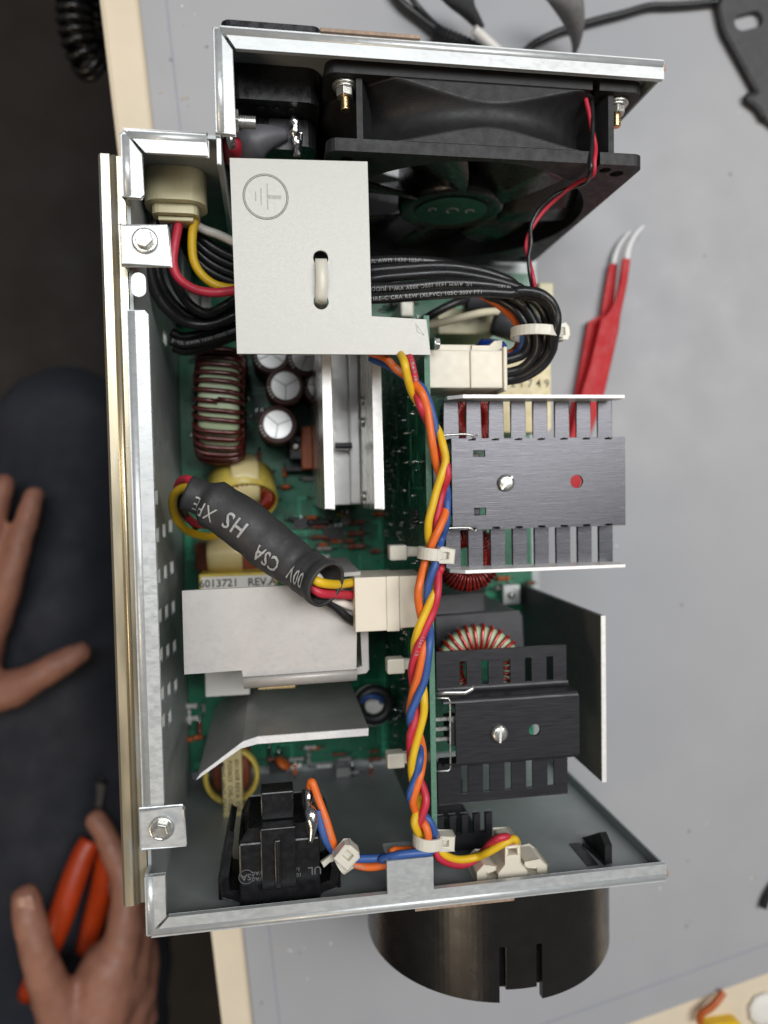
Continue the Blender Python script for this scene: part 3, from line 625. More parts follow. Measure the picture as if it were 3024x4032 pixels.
for sgn, yin, yout in ((1, yt0, yo0), (-1, yt1, yo1)):
    for k in range(8):
        x = fx0 + pit * k; x1 = x + 5.9
        fm = MB().plate([(yin - sgn * .0, zt - 1.3), (yin - sgn * 1.2, zt - 1.3), (yin - sgn * 1.2, zf - 1.1), (yout - sgn * .1, zf - 1.1), (yout - sgn * .1, zf), (yin, zf)][::sgn], x, x1, 'x')
        obj('finger', fm, MAT['grey_alu'], ha, bevel=.25)
    xs_ = fx0 + 4
    obj('edge_rail', MB().plate([(fx0, zf - 1.1), (xr - 4.5, zf - 1.1), (xr, zf + 4), (xr, zt), (fx0 + 5, zt), (fx0, zt - 5)], yout - sgn * 1.25, yout, 'y'), [MAT['alu_edge']], ha, bevel=.2)
screw((sc_p.x, sc_p.y, zt), 3.3, math.radians(48), ha)
for v in (944, 1146):
    c = at(985, v, 121); P = [at(u_, v_, z_) for u_, v_, z_ in ((952, v + 14, 112), (953, v + 4, 121.2), (958, v + 2, 121.5), (962, v - 4, 121.5), (1012, v - 6, 121.5), (1024, v + 2, 121), (1030, v - 4, 120.5))]
    obj('spring_clip', MB().tube(smooth(P, 3), .45, 6), MAT['chrome'], ha)
obj('power_transistor', MB().box(61, 80, -13, 11, 104, 117.5), MAT['comp_dark'], ha, bevel=.4)
for k in range(4): obj('pin', MB().box(59.2, 68, -7 + 4.6 * k, -5.8 + 4.6 * k, 112, 113), MAT['solder'], ha)
hb = thing('slotted_heat_sink', (91, -100, 98), 'black anodised hat shaped heat sink with five slots in each wing', 'heat sink', 'board heat sinks')
ya, yb = at(1100, 1503, zt).y, at(1100, 1649, zt).y; yw0, yw1 = at(1100, 1400, 110).y, at(1100, 1726, 110).y
h2 = at(1155, 1577, zt); s2 = at(1078, 1583, zt); xr2 = 119.0
obj('centre_plate', MB().plate(rect(68.2, xr2, yb + 1.6, ya - 1.6), zt - 1.1, zt, 'z', [circ(h2.x, h2.y, 2.35)]), MAT['black_alu'], hb)
sl = [at((1500 + x * .7233) / 1.8228, 1450, 110).x for x in (448, 567, 686, 803, 920)]
def slot_poly(x, y0, y1): return rrect(x - 1.4, x + 1.4, min(y0, y1), max(y0, y1), .4, 2)
obj('wing', MB().plate(rect(63, 118, ya + 1.6, yw0), 108.9, 110, 'z', [slot_poly(x, ya + 2.2, yw0 - 4.4) for x in sl]), MAT['black_alu'], hb, bevel=.3)
obj('wing', MB().plate(rect(63, 118, yw1, yb - 1.6), 108.9, 110, 'z', [slot_poly(x, yb - 2.2, yw1 + 4.0) for x in sl]), MAT['black_alu'], hb, bevel=.3)
for ys_, sg in ((ya, 1), (yb, -1)):
    prof = [(ys_ - sg * 1.6, zt)] + [(ys_ - sg * 1.6 + sg * 1.6 * math.sin(a), zt - 1.6 + 1.6 * math.cos(a)) for a in (.4, .8, 1.2, 1.57)] + [(ys_ + sg * 1.6 - sg * 1.6 * math.sin(a), 110 + 1.6 - 1.6 * math.cos(a)) for a in (1.57, 1.2, .8, .4)] + [(ys_ + sg * 1.6, 110)]
    low = [(q[0] - sg * .6, q[1] - 1.0) for q in prof]; low[0] = (prof[0][0], zt - 1.1); low[-1] = (prof[-1][0], 108.9)
    pl = prof + low[::-1]
    obj('bend', MB().plate(pl if sg < 0 else pl[::-1], 63.4, 118.6, 'x'), MAT['black_alu'], hb)
screw((s2.x, s2.y, zt), 3.3, math.radians(86), hb)
ck = [at(u_, v_, z_) for u_, v_, z_ in ((938, 1500, 119), (962, 1497, 121), (1005, 1497, 121), (1020, 1489, 121), (1024, 1483, 120.6))]
obj('spring_clip', MB().tube(ck, .9, 6, sq=.4), MAT['chrome'], hb)
obj('clip_frame', MB().tube([at(u_, v_, 119.5) for u_, v_ in ((938, 1508), (968, 1508), (972, 1514), (973, 1660), (968, 1665), (938, 1666))], .42, 6), MAT['chrome'], hb)
for k, v in enumerate((1553, 1574, 1596)):
    p = at(955, v, 117); obj('pin', MB().box(59.3, 69, p.y - .7, p.y + .7, 116.4, 117.4), MAT['chrome'], hb)
obj('power_transistor', MB().box(66, 82, yb + 8, ya - 9, 108, 118.6), MAT['comp_dark'], hb, bevel=.4)
# tall plate at the right
vp = thing('upright_metal_plate', (135, -92, 12), 'tall dark metal plate with bright edge standing at the right side of the board', 'heat sink')
pa, pb = at(1305, 1330, 109), at(1307, 1688, 109)
obj('plate', MB().plate([(pb.y, 109), (pb.y, 40), (pb.y + 8, 14), (pa.y, 14), (pa.y, 109)], pa.x - 1.6, pa.x + .2, 'x'), MAT['plate_grey'], vp)
obj('bright_edge', MB().box(pa.x - 1.7, pa.x + .4, pb.y - .1, pa.y + .1, 109.02, 109.7), MAT['alu_edge'], vp, bevel=.2)
ft = at(1105, 1285, 18)
obj('foot', MB().box(ft.x - 5, pa.x - 4.5, ft.y - 5, ft.y + 5.5, 12, 19), MAT['zinc'], vp, bevel=.5)
obj('foot_screw', MB().lathe([(2, 0), (1.8, 1), (.5, 1.4)], (ft.x - .5, ft.y, 19), n=14), MAT['chrome'], vp)
# ================================================================== coils
def toroid(name, c, ax, Rm, a, b, turns, wr, core, wire, label, arc=(0, 2 * PI), e=.55, group=None, segs=22, tilt=None):
    c = Vector(c); ax = Vector(ax).normalized(); u = ax.orthogonal().normalized()
    if tilt: u = Vector(tilt); u = (u - ax * u.dot(ax)).normalized()
    v = ax.cross(u)
    def sp(x, p): return math.copysign(abs(x) ** p, x)
    def pt(th, ph, ex): return c + (u * math.cos(th) + v * math.sin(th)) * (Rm + (a + ex) * sp(math.cos(ph), e)) + ax * (b + ex) * sp(math.sin(ph), e)
    tg = thing(name, c - Vector((0, 0, b if abs(ax.z) > .5 else Rm + a)), label, 'coil', group)
    n, m = 56, 20; V = [pt(2 * PI * i / n, 2 * PI * j / m, 0) for i in range(n) for j in range(m)]
    F = [(i * m + j, i * m + (j + 1) % m, ((i + 1) % n) * m + (j + 1) % m, ((i + 1) % n) * m + j) for i in range(n) for j in range(m)]
    obj('core', MB().add(V, F, 0, True), core, tg)
    rr = random.Random(len(name) + turns); P = []
    jit = [rr.uniform(-.16, .16) for _ in range(turns + 1)]
    for i in range(turns * segs + 1):
        q = i / segs; k = int(min(q, turns - 1)); f = q - k; jt = jit[k] * (1 - f) + jit[min(k + 1, turns)] * f
        P.append(pt(arc[0] + (arc[1] - arc[0]) * (q + jt) / turns, 2 * PI * q, wr * (1.0 + .12 * math.sin(q * 9))))
    obj('winding', MB().tube(P, wr, 6), wire, tg)
    return tg
p = at(478, 877, 42)
toroid('toroidal_choke', (p.x, p.y, 38.5), (1, -.05, 0), 19.5, 6.3, 9.2, 37, 1.2, MAT['core'], MAT['copper_brn'], 'brown wire choke coil on pale green core standing on the main board', tilt=(0, 0, 1))
p = at(1030, 1442, 93)
toroid('toroidal_inductor', (p.x + .6, p.y - .5, 93), (-.12, .2, 1), 13.2, 5.0, 6.5, 30, .8, MAT['core'], MAT['copper_red'], 'red wire coil on pale green core behind the slotted heat sink', e=.5)
p = at(1004, 1205, 88)
toroid('toroidal_inductor', (p.x + .5, p.y, 88), (-.1, .1, 1), 9.6, 4.2, 6.0, 46, .58, MAT['comp_dark'], MAT['copper_red'], 'dense red wire coil below the sixteen finger heat sink')
p = at(1010, 905, 70)
toroid('toroidal_inductor', (p.x + 2, p.y, 66), (.1, .1, 1), 9, 4.2, 5.0, 40, .6, MAT['comp_dark'], MAT['copper_red'], 'dense red wire coil seen between the upper heat sink fingers')
p = at(522, 1050, 34)
yt = toroid('taped_transformer', (p.x, p.y - 3, 29), (.12, -.8, .62), 11.6, 3.6, 6.5, 40, .5, MAT['tape'], MAT['copper_red'], 'yellow taped ring transformer beside the heat shrink sleeve')
yr_ = MB(); 
axv = Vector((.12, -.8, .62)).normalized(); ctr = Vector((p.x, p.y - 3, 29))
uu = axv.orthogonal().normalized(); vv = axv.cross(uu); V = []; n = 48
for r, hgt in ((16.6, -7.4), (16.6, 7.4), (15.8, 7.6), (15.8, -7.4)):
    for j in range(n): V.append(ctr + axv * hgt + (uu * math.cos(2 * PI * j / n) + vv * math.sin(2 * PI * j / n)) * r)
obj('tape_band', yr_.add(V, [(i * n + j, i * n + (j + 1) % n, ((i + 1) % 4) * n + (j + 1) % n, ((i + 1) % 4) * n + j) for i in range(4) for j in range(n)], 0, True), MAT['tape'], yt)
P = smooth([at(525, 985, 16), at(526, 992, 30), at(528, 1005, 40), at(530, 1040, 43), at(532, 1075, 40), at(533, 1090, 28)], 5)
o = obj('tape_strap', MB().tube(P, 6.8, 14, up=(0, 1, 0), sq=.2), MAT['tape_pale'], yt)
# ================================================================== capacitors
def cap(u, v, r, z, label, rz=0):
    p = at(u, v, z); c = thing('electrolytic_capacitor', (p.x, p.y, 11.9), label, 'capacitor', 'brown capacitors on the main board')
    obj('sleeve', MB().lathe([(r * .97, 0), (r, .8), (r, z - 12.6), (r * .96, z - 12.1), (r * .74, z - 11.9), (r * .74, z - 12.6)], (p.x, p.y, 11.9), n=36), MAT['cap_brn'], c)
    o = obj('top', MB().lathe([(r * .74, z - 12.7), (r * .74, z - 12.3), (r * .70, z - 12.2)], (p.x, p.y, 11.9), n=36, sm=False), MAT['cap_top'], c)
    for k in range(3):
        a = rz + 2 * PI * k / 3; d = Vector((math.cos(a), math.sin(a), 0)); e = Vector((-d.y, d.x, 0)) * .28; q = Vector((p.x, p.y, z - .26))
        obj('score_line', MB().add([q + e, q - e, q + d * r * .7 - e, q + d * r * .7 + e], [(0, 1, 2, 3)]), M('score_groove', (.45, .45, .44), .5, .6), o)
    for k in range(4):
        a = 3.2 + .2 * k + rz * .1; q = Vector((p.x + r * .86 * math.cos(a), p.y + r * .86 * math.sin(a), z + .02)); d = Vector((math.cos(a), math.sin(a), 0)); e = Vector((-d.y, d.x, 0))
        obj('print_mark', MB().add([q - d * .7 - e * .3, q + d * .7 - e * .3, q + d * .7 + e * .3, q - d * .7 + e * .3], [(0, 1, 2, 3)]), MAT['ink_white'], c)
    return c
cap(617, 833, 9.2, 46, 'silver topped brown capacitor, upper of the two fully seen', .5)
cap(600, 917, 9.2, 44, 'silver topped brown capacitor nearest the orange taped part', .35)
cap(586, 764, 9.2, 46, 'brown capacitor half hidden under the bracket, left one', 1.5)
cap(662, 770, 9.2, 46, 'brown capacitor half hidden under the bracket, right one', .1)
cap(694, 834, 8.6, 44, 'brown capacitor tucked behind the bare aluminium heat sink', .9)
# ================================================================== bare aluminium U heat sink on the main board
ah = thing('aluminium_heat_sink', (38, 35, 12), 'bare aluminium channel heat sink with two upright walls on the main board', 'heat sink')
for (u0, u1) in ((701, 722), (808, 829)):
    a, b = at(u0, 1100, 104), at(u1, 1100, 104); y1_ = at(u0, 700, 104).y
    x0_, x1_ = a.x, b.x
    obj('wall', MB().plate([(a.y, 104), (a.y, 12), (y1_, 12), (y1_, 104)], x0_ + .05, x1_ - .05, 'x'), MAT['alu'], ah, bevel=.35)
    obj('sawn_edge', MB().box(x0_ + .2, x1_ - .2, a.y + .2, y1_, 104.05, 104.4), MAT['alu_edge'], ah)
xa_, xb_ = at(722, 1100, 104).x, at(808, 1100, 104).x
obj('floor_web', MB().box(xa_, xb_, at(700, 1100, 104).y + .5, at(700, 700, 104).y, 56, 60), MAT['alu_floor'], ah)
obj('step_rib', MB().box(xb_ - 5, xb_ - .1, at(700, 1100, 104).y + .5, at(700, 700, 104).y, 60.1, 64), MAT['alu_floor'], ah, bevel=.8)
for v in (866, 912, 1072):
    p = at(777, v, 75); obj('rivet', MB().lathe([(2.3, 0), (1.9, .9), (.8, 1.3)], (xb_ - .1, p.y, 75), (-1, 0, 0), 16), MAT['chrome'], ah)
p = at(750, 962, 70); prf = []
for i in range(10): prf += [(1.5, i * .8), (1.15, i * .8 + .4)]
obj('threaded_stud', MB().lathe(prf, (xb_ - 12, p.y, 68), (1, 0, 0), 12), MAT['comp_dark'], ah)
# ================================================================== bent cover plates
cp = thing('bent_metal_cover', (8, -60, 12), 'pale matt metal plate with folded edges over the main board', 'heat sink')
ez = 112.0
E_ = [at(*q, ez) for q in ((394, 1277), (700, 1262), (772, 1280), (770, 1445), (526, 1462), (522, 1448), (399, 1456))]
obj('top_plate', MB().plate([(q.x, q.y) for q in E_], ez - 2.6, ez), MAT['alu_matt'], cp, bevel=.9, seg=3)
f0, f1 = E_[3], E_[4]
d = (f1 - f0); 
fv = []
for q in (f0, f1):
    for k in range(6):
        a = k / 5 * PI / 2; fv.append(Vector((q.x, q.y, ez)) + Vector((0, -2.8 * math.sin(a), -2.8 * (1 - math.cos(a)))))
    fv.append(Vector((q.x, q.y - 2.8, 60)))
o = obj('front_fold', MB().add(fv, [(i, i + 1, i + 8, i + 7) for i in range(6)], 0, True), MAT['alu_matt'], cp); md = o.modifiers.new('solid', 'SOLIDIFY'); md.thickness = .0024; md.offset = -1
g0, g1 = at(786, 1345, 104), at(788, 1452, 104)
obj('side_lug', MB().plate([(g0.x - 1.3, g0.y), (g0.x + 1.6, g0.y), (g1.x + 1.6, g1.y + 1.4), (g1.x + .4, g1.y + .2), (g1.x - 3.5, g1.y - .2), (g1.x - 3.5, g1.y + 2), (g0.x - 1.3, g1.y + 3)], 40, 105), MAT['alu_matt'], cp, bevel=.5)
bp = thing('angled_metal_plate', (15, -95, 12), 'grey upright plate with a bend and bright sawn edge on the main board', 'heat sink')
G_ = [at(*q, 104) for q in ((424, 1684), (520, 1616), (556, 1606), (795, 1588))]
th_ = 2.9
ol = [(q.x, q.y) for q in G_]; nl = [(G_[0].x + 1.6, G_[0].y + 2.3), (G_[1].x + 1.0, G_[1].y + 2.8), (G_[2].x + .4, G_[2].y + 2.9), (G_[3].x + .2, G_[3].y + 2.9)]
obj('plate', MB().plate(ol + nl[::-1], 12, 104), MAT['alu_dark'], bp)
obj('sawn_edge', MB().plate(ol + nl[::-1], 104.05, 104.5), MAT['alu_edge'], bp, bevel=.2)
p = at(598, 1480, 70); obj('brass_clip', MB().box(p.x - 8, p.x + 8, p.y - 1.5, p.y + 1.5, 68, 70).lathe([(3, 0), (2.6, 2), (1, 2.6)], (p.x, p.y + 3, 69), n=14, mi=1), [MAT['brass'], MAT['chrome']], bp)
p = at(490, 1470, 55); obj('white_block', MB().box(p.x - 10, p.x + 10, p.y - 8, p.y + 6, 12, 52), MAT['paper'], bp, bevel=.4)
# ring core with white band behind the plate
p = at(805, 1530, 40); rc = thing('banded_ring_coil', (p.x, p.y, 12), 'dark ring coil with white band and blue wire behind the angled plate', 'coil')
obj('band', MB().lathe([(9.6, 0), (10, .5), (10, 14), (9.6, 14.5)], (p.x, p.y - 2, 30), (0, .35, 1), 32), MAT['paper'], rc)
obj('ring', MB().tube([Vector((p.x + 7.2 * math.cos(a), p.y + 3.5 + 7.2 * math.sin(a), 46)) for a in [2 * PI * i / 28 for i in range(28)]], 2.8, 10, closed=True), MAT['comp_dark'], rc)
obj('blue_wire', MB().tube(smooth([(p.x - 8, p.y + 4, 46), (p.x - 3, p.y + 9, 50), (p.x + 3, p.y + 7, 48), (p.x + 4, p.y + 2, 40)], 5), 1.3, 8), MAT['blue'], rc)
# ================================================================== labelled transformers
a, b = at(429, 1241, 62), at(600, 1300, 62)
tf = thing('labelled_transformer', ((a.x + b.x) / 2, a.y, 12), 'yellow taped transformer with white label reading 6013721 REV.A', 'transformer')
obj('core_block', MB().box(a.x, b.x, b.y, a.y, 12, 62), MAT['tape'], tf, bevel=.6)
la, lb = at(434, 1247, 62.3), at(594, 1285, 62.3)
lbl = obj('label', MB().box(la.x, lb.x, lb.y, la.y, 62.05, 62.3), MAT['paper'], tf)
text_flat('label_text', '6013721   REV.A', 4.9, at(514, 1259, 62.4), (1, 0, 0), (0, 1, 0), MAT['ink'], lbl, .06)
obj('winding_wrap', MB().lathe([(15, -4), (16, -2), (16, 8), (15, 10)], at(495, 1212, 36), (0, 1, 0), 24), MAT['comp_brn'], tf)
P = smooth([at(488, 1240, 40), at(486, 1222, 56), at(484, 1190, 60), at(484, 1165, 50), at(484, 1150, 30)], 5)
obj('tape_strap', MB().tube(P, 8, 14, up=(0, -1, 0), sq=.2), MAT['tape_pale'], tf)
p = at(500, 1690, 40)
tg = thing('small_taped_transformer', (p.x, p.y, 12), 'small transformer with upright yellow label strip beside the rocker switch', 'transformer')
obj('winding', MB().lathe([(9, -9), (12.5, -7), (12.5, 7), (9, 9)], (p.x, p.y + 5, 30), (1, 0, 0), 26), MAT['comp_brn'], tg)
obj('tape_ring', MB().tube([Vector((p.x + 12.2 * math.cos(q), p.y + 3 + 13 * math.sin(q), 39)) for q in [2 * PI * i / 32 for i in range(32)]], 1.4, 8, closed=True, sq=2.2), MAT['tape'], tg)
c0, c1 = at(478, 1620, 50), at(525, 1768, 50)
lb2 = obj('label_strip', MB().box(c0.x, c1.x, c1.y, c0.y, 12, 50), MAT['tape_pale'], tg, bevel=.5)
for k, s in enumerate(('6013658 REV.A  CHL', 'P250623  CHL-130D', 'MING HING  CHI-I')):
    text_flat('label_text', s, 2.9, ((c1.x - 2.2 - 3.3 * k), (c0.y + c1.y) / 2 - 1, 50.15), (0, -1, 0), (1, 0, 0), MAT['ink'], lb2, .03)
# right rear: taped transformer with number, film capacitors, disc capacitor
q0, q1 = at(1035, 780, 58), at(1190, 870, 58)
tn = thing('numbered_transformer', ((q0.x + q1.x) / 2, q0.y, 12), 'tall transformer in cream tape printed 21749 at the right rear', 'transformer')
obj('taped_body', MB().plate(rrect(q0.x, q1.x, q1.y - 14, q0.y + 2, 3), 12, 58), MAT['tape_pale'], tn, bevel=1.2)
text_flat('printed_number', '2 1 7 4 9', 5.4, at(1145, 829, 58.15), (1, 0, 0), (0, 1, 0), MAT['ink'], tn, .02)
p = at(1178, 640, 40); obj('top_lug', MB().box(p.x - 5, p.x + 3, p.y - 7, p.y + 6, 12, 44), MAT['ivory'], tn, bevel=1)
p = at(1012, 692, 62); fc = thing('film_capacitor', (p.x, p.y, 12), 'boxy cream film capacitor at the right rear of the main board', 'capacitor')
obj('case', MB().box(p.x - 14, p.x + 14, p.y - 6, p.y + 6, 12, 60), MAT['ivory'], fc, bevel=.8)
for (u, v, r, l, dr, lab) in ((1020, 645, 6, 22, (.95, .15, .1), 'grey cylindrical part under the black cables, left one'), (1085, 695, 7, 22, (.9, -.3, .1), 'grey cylindrical part with cream lead under the cable loop')):
    p = at(u, v, 72); cc = thing('axial_component', (p.x, p.y, 12), lab, 'component', 'grey axial components')
    dd = Vector(dr).normalized()
    obj('body', MB().lathe([(r * .8, 0), (r, 1), (r, l - 1), (r * .8, l)], p - dd * 4, dd, 24), MAT['ferrite'], cc)
    obj('end_cap', MB().lathe([(r * .45, -.1), (r * .8, .05)], p - dd * 4.1, dd, 20), MAT['comp_dark'], cc)
p = at(1066, 745, 88); dc = thing('disc_capacitor', (p.x, p.y, 12), 'bright blue disc capacitor behind the cream plug', 'capacitor')
obj('disc', MB().lathe([(.5, -2.6), (5, -2.3), (6.3, -1.2), (6.6, 0), (6.3, 1.2), (5, 2.3), (.5, 2.6)], (p.x, p.y, 86), (.1, .95, .35), 28), MAT['epoxy_blue'], dc)
obj('lead', MB().tube([(p.x - 2, p.y, 80), (p.x - 2, p.y, 12)], .4, 6), MAT['solder'], dc); obj('lead', MB().tube([(p.x + 2, p.y, 80), (p.x + 2, p.y, 12)], .4, 6), MAT['solder'], dc)
# dark box transformer, small black finned parts
b0, b1 = at(935, 1330, 76), at(1130, 1420, 76)
bx = thing('potted_module', ((b0.x + b1.x) / 2, b0.y, 12), 'dark grey potted block behind the pale green coil', 'module')
obj('block', MB().plate([(b0.x + 1, b1.y), (b1.x, b1.y), (b1.x, b0.y - 2), (b1.x - 2, b0.y), (b0.x + 1, b0.y)], 25, 76), MAT['ferrite'], bx, bevel=.6)
obj('shoulder', MB().plate([(b0.x + 1, 25), (b1.x - 3, 25), (b1.x - 16, 70), (b0.x + 1, 74)], b0.y + .1, b0.y + 9, 'y'), MAT['ferrite'], bx, bevel=.6)
fz = 103; f0 = at(1035, 1790, fz)
fk = thing('comb_heat_sink', (f0.x, f0.y, 12), 'small black comb shaped heat sink near the front panel', 'heat sink')
c0, c1 = at(945, 1765, fz), at(1063, 1832, fz)
def comb(x0, x1, y0, y1, n, dp):
    out = [(x0, y0), (x1, y0)]; w_ = (x1 - x0) / (2 * n - 1)
    for i in range(n):
        xa = x1 - 2 * i * w_; out += [(xa, y1), (xa - w_, y1)]
        if i < n - 1: out += [(xa - w_, y1 - dp), (xa - 2 * w_, y1 - dp)]
    return out
obj('comb_plate', MB().plate(comb(c0.x, c1.x, c1.y, c0.y, 5, 8), fz - 1.5, fz), MAT['black_alu'], fk, bevel=.3)
obj('comb_plate', MB().plate(comb(c0.x - 1, c1.x - 9, c1.y + 8, c0.y + 9, 4, 7), 88, 89.5), MAT['black_alu'], fk, bevel=.3)
obj('post', MB().box(c0.x + 6, c1.x - 3, c1.y + 1, c1.y + 3, 12, fz - 1.6), MAT['black_alu'], fk)
p = at(960, 1690, 90); od = thing('orange_disc_capacitor', (p.x, p.y, 20), 'orange disc capacitor on the right face of the upright board near its lower end', 'capacitor')
obj('disc', MB().lathe([(.4, -1.6), (5.5, -1.2), (6.2, 0), (5.5, 1.2), (.4, 1.6)], (PX + 8, p.y, 90), (.2, .9, .4), 24), MAT['comp_org'], od)
p = at(955, 1775, 84); obj('disc_capacitor', MB().lathe([(.4, -1.6), (5, -1.2), (5.6, 0), (5, 1.2), (.4, 1.6)], (PX + 7, p.y + 6, 88), (.5, .6, .6), 22), MAT['ink_grey'], None, 'grey disc capacitor beside the black comb heat sink', 'capacitor')
# ================================================================== plugs on the upright board
a, b = at(936, 838, 114), at(1094, 757, 114); mid = at(1016, 800, 114)
cn = thing('cable_plug', (mid.x, mid.y, 90), 'cream plastic plug and socket at the end of the black cable bundle', 'connector')
obj('socket', MB().box(PX + 1.4, mid.x - .12, a.y, b.y, 88, 114), MAT['cream'], cn, bevel=.5)
obj('plug_body', MB().box(mid.x + .12, b.x - 1.6, a.y, b.y, 88, 114), MAT['cream'], cn, bevel=.5)
obj('plug_flange', MB().box(b.x - 1.5, b.x, a.y - 1.2, b.y + 1.4, 87, 115), MAT['cream'], cn, bevel=.4)
c, d = at(960, 757, 110), at(1060, 743, 110); e = at(1012, 750, 110)
obj('latch', MB().box(c.x - 3, e.x + 3, b.y + .1, b.y + 2.8, 98, 110.5), MAT['cream'], cn, bevel=.4)
obj('latch_arm', MB().plate([(e.x + 1, b.y + .2), (d.x + 4, b.y + .2), (d.x + 4, b.y + 4.2), (d.x + 1, b.y + 4.2), (d.x - 1, b.y + 2.4), (e.x + 1, b.y + 2.2)], 100, 111.5), MAT['cream'], cn, bevel=.3)
a, b = at(768, 1366, 122), at(900, 1243, 122); m1, m2 = at(835, 1300, 122), at(850, 1300, 122)
wc = thing('wire_plug', ((a.x + PX) / 2, (a.y + b.y) / 2, 100), 'cream four pin plug where the sleeved wires meet the upright board', 'connector')
obj('plug_body', MB().box(a.x, m1.x, a.y, b.y, 100, 122), MAT['cream'], wc, bevel=.4)
obj('latch_step', MB().box(m1.x + .1, m2.x + 2.5, a.y - .6, b.y - .1, 99, 121), MAT['cream'], wc, bevel=.4)
obj('socket', MB().box(m2.x + 2.6, PX - 1.3, a.y + .4, b.y - .3, 100, 120.2), MAT['cream'], wc, bevel=.4)
obj('back_wall', MB().plate([(a.x - 7, 60), (a.x + 3, 60), (a.x + 3, 116), (a.x - 5, 119)], b.y + .1, b.y + 1.6, 'y'), MAT['alu_dark'], wc)
# ================================================================== heat shrink sleeve with print, and its four wires
hs = thing('heat_shrink_sleeve', at(560, 1170, 112), 'thick dark grey heat shrink sleeve with white print over coloured wires', 'cable')
HP = smooth([at(405, 1064, 112), at(450, 1083, 113), at(520, 1127, 116), at(585, 1180, 118), at(636, 1218, 122), at(674, 1244, 126.5), at(706, 1264, 132.5)], 8)
def hr(t):
    wr_ = .16 * math.sin(t * 41) + .12 * math.sin(t * 67 + 1)
    if t < .18: return 6.6 + 40 * max(0, t - .13) + wr_
    if t < .58: return 9.1 + .45 * math.sin((t - .2) * 8) + wr_
    if t < .70: return 9.2 - (t - .58) * 9 + wr_
    return 8.1 + (t - .70) * 2.2 + wr_
k = len(HP)
sl_ = MB().tube(HP, [hr(i / (k - 1)) for i in range(k)], 28, caps=False, up=(0, 0, 1), sq=.94)
o = obj('sleeve', sl_, MAT['shrink'], hs); md = o.modifiers.new('solid', 'SOLIDIFY'); md.thickness = .0009; md.offset = -1
def text_seg(body, s0, size, side, bold): text_path('printed_text', body, size, HP, hr, s0, MAT['ink_shrink'], hs, side, True, bold, 1.1, .72)
text_seg('00V', .86, 8.6, .40, .08); text_seg('CSA', .625, 8.8, .50, .14); text_seg('HS', .355, 9.2, .20, .10); text_seg('XPE', .155, 8.4, .40, 0)
Z5 = zz(600, 2200, .7233); Z3 = zz(600, 1200, .7233)
def wire(name, pts, r, mat, parent, n=6, label=None, jac=10): return obj(name, MB().tube(smooth(pts, n), r, jac), MAT[mat], parent, label=label)
wire('yellow_wire', [HP[-14]] + Z5([(890, 120, 133), (990, 140, 128), (1102, 128, 116)]), 1.75, 'yellow', hs)
wire('red_wire', [HP[-14]] + Z5([(890, 175, 131), (1000, 195, 125), (1104, 198, 114)]), 1.7, 'red', hs)
wire('white_wire', [HP[-14]] + Z5([(900, 100, 123), (960, 215, 118), (1030, 240, 116), (1104, 270, 112)]), 1.7, 'white', hs)
wire('black_wire', [HP[-14]] + Z5([(930, 210, 119), (1000, 265, 117), (1060, 320, 115), (1104, 350, 112)]), 1.7, 'cable', hs)
wire('yellow_wire', [HP[3]] + Z3([(190, 995, 109), (130, 1020, 103), (110, 1080, 96), (130, 1160, 88), (190, 1230, 80), (290, 1262, 70), (340, 1258, 60)]), 1.75, 'yellow', hs)
wire('red_wire', [HP[3]] + Z3([(200, 955, 108), (150, 965, 101), (135, 1040, 93), (160, 1120, 86), (230, 1190, 78), (300, 1200, 66)]), 1.7, 'red', hs)
wire('black_wire', [HP[3]] + Z3([(190, 1010, 104), (160, 1060, 96), (170, 1130, 86), (240, 1210, 74)]), 1.6, 'cable', hs)
# ================================================================== twisted harness of four colours
hn = thing('twisted_wire_harness', at(920, 1300, 126), 'twisted yellow, red, blue and orange wires along the top of the upright board', 'wire harness')
Za = zz(1500, 1100, .7233); Zb = zz(1500, 2200, .7233)
LO, HI, MI = 128.2, 134.0, 131.0
orange = Za([(-60, 400, 112), (20, 432, 122), (90, 490, LO), (150, 540, LO), (220, 610, HI), (252, 700, HI), (268, 800, HI), (285, 900, HI), (300, 1000, MI), (325, 1080, LO), (350, 1170, LO), (352, 1250, MI), (325, 1350, HI), (280, 1430, HI), (245, 1530, MI), (215, 1650, HI)]) + \
    Zb([(207, 210, HI), (218, 310, MI), (245, 400, LO), (238, 490, HI), (200, 640, HI), (168, 740, MI), (165, 860, LO), (205, 960, LO), (225, 1070, LO), (215, 1180, HI), (178, 1320, HI), (200, 1400, MI), (245, 1450, HI), (252, 1520, HI)])
blue = Za([(-60, 430, 108), (60, 480, 116), (150, 540, 124), (215, 590, LO), (258, 660, MI), (285, 750, MI), (303, 850, MI), (312, 950, LO), (335, 1050, LO), (358, 1150, LO), (362, 1230, MI), (352, 1330, MI), (330, 1420, LO), (300, 1530, HI), (262, 1650, HI)]) + \
    Zb([(245, 240, MI), (240, 310, LO), (262, 390, MI), (265, 480, HI), (240, 650, HI), (192, 760, HI), (160, 850, HI), (168, 930, MI), (205, 1010, LO), (213, 1090, HI), (190, 1190, HI), (158, 1290, HI), (190, 1360, LO), (255, 1410, MI), (285, 1470, MI), (292, 1530, MI)])
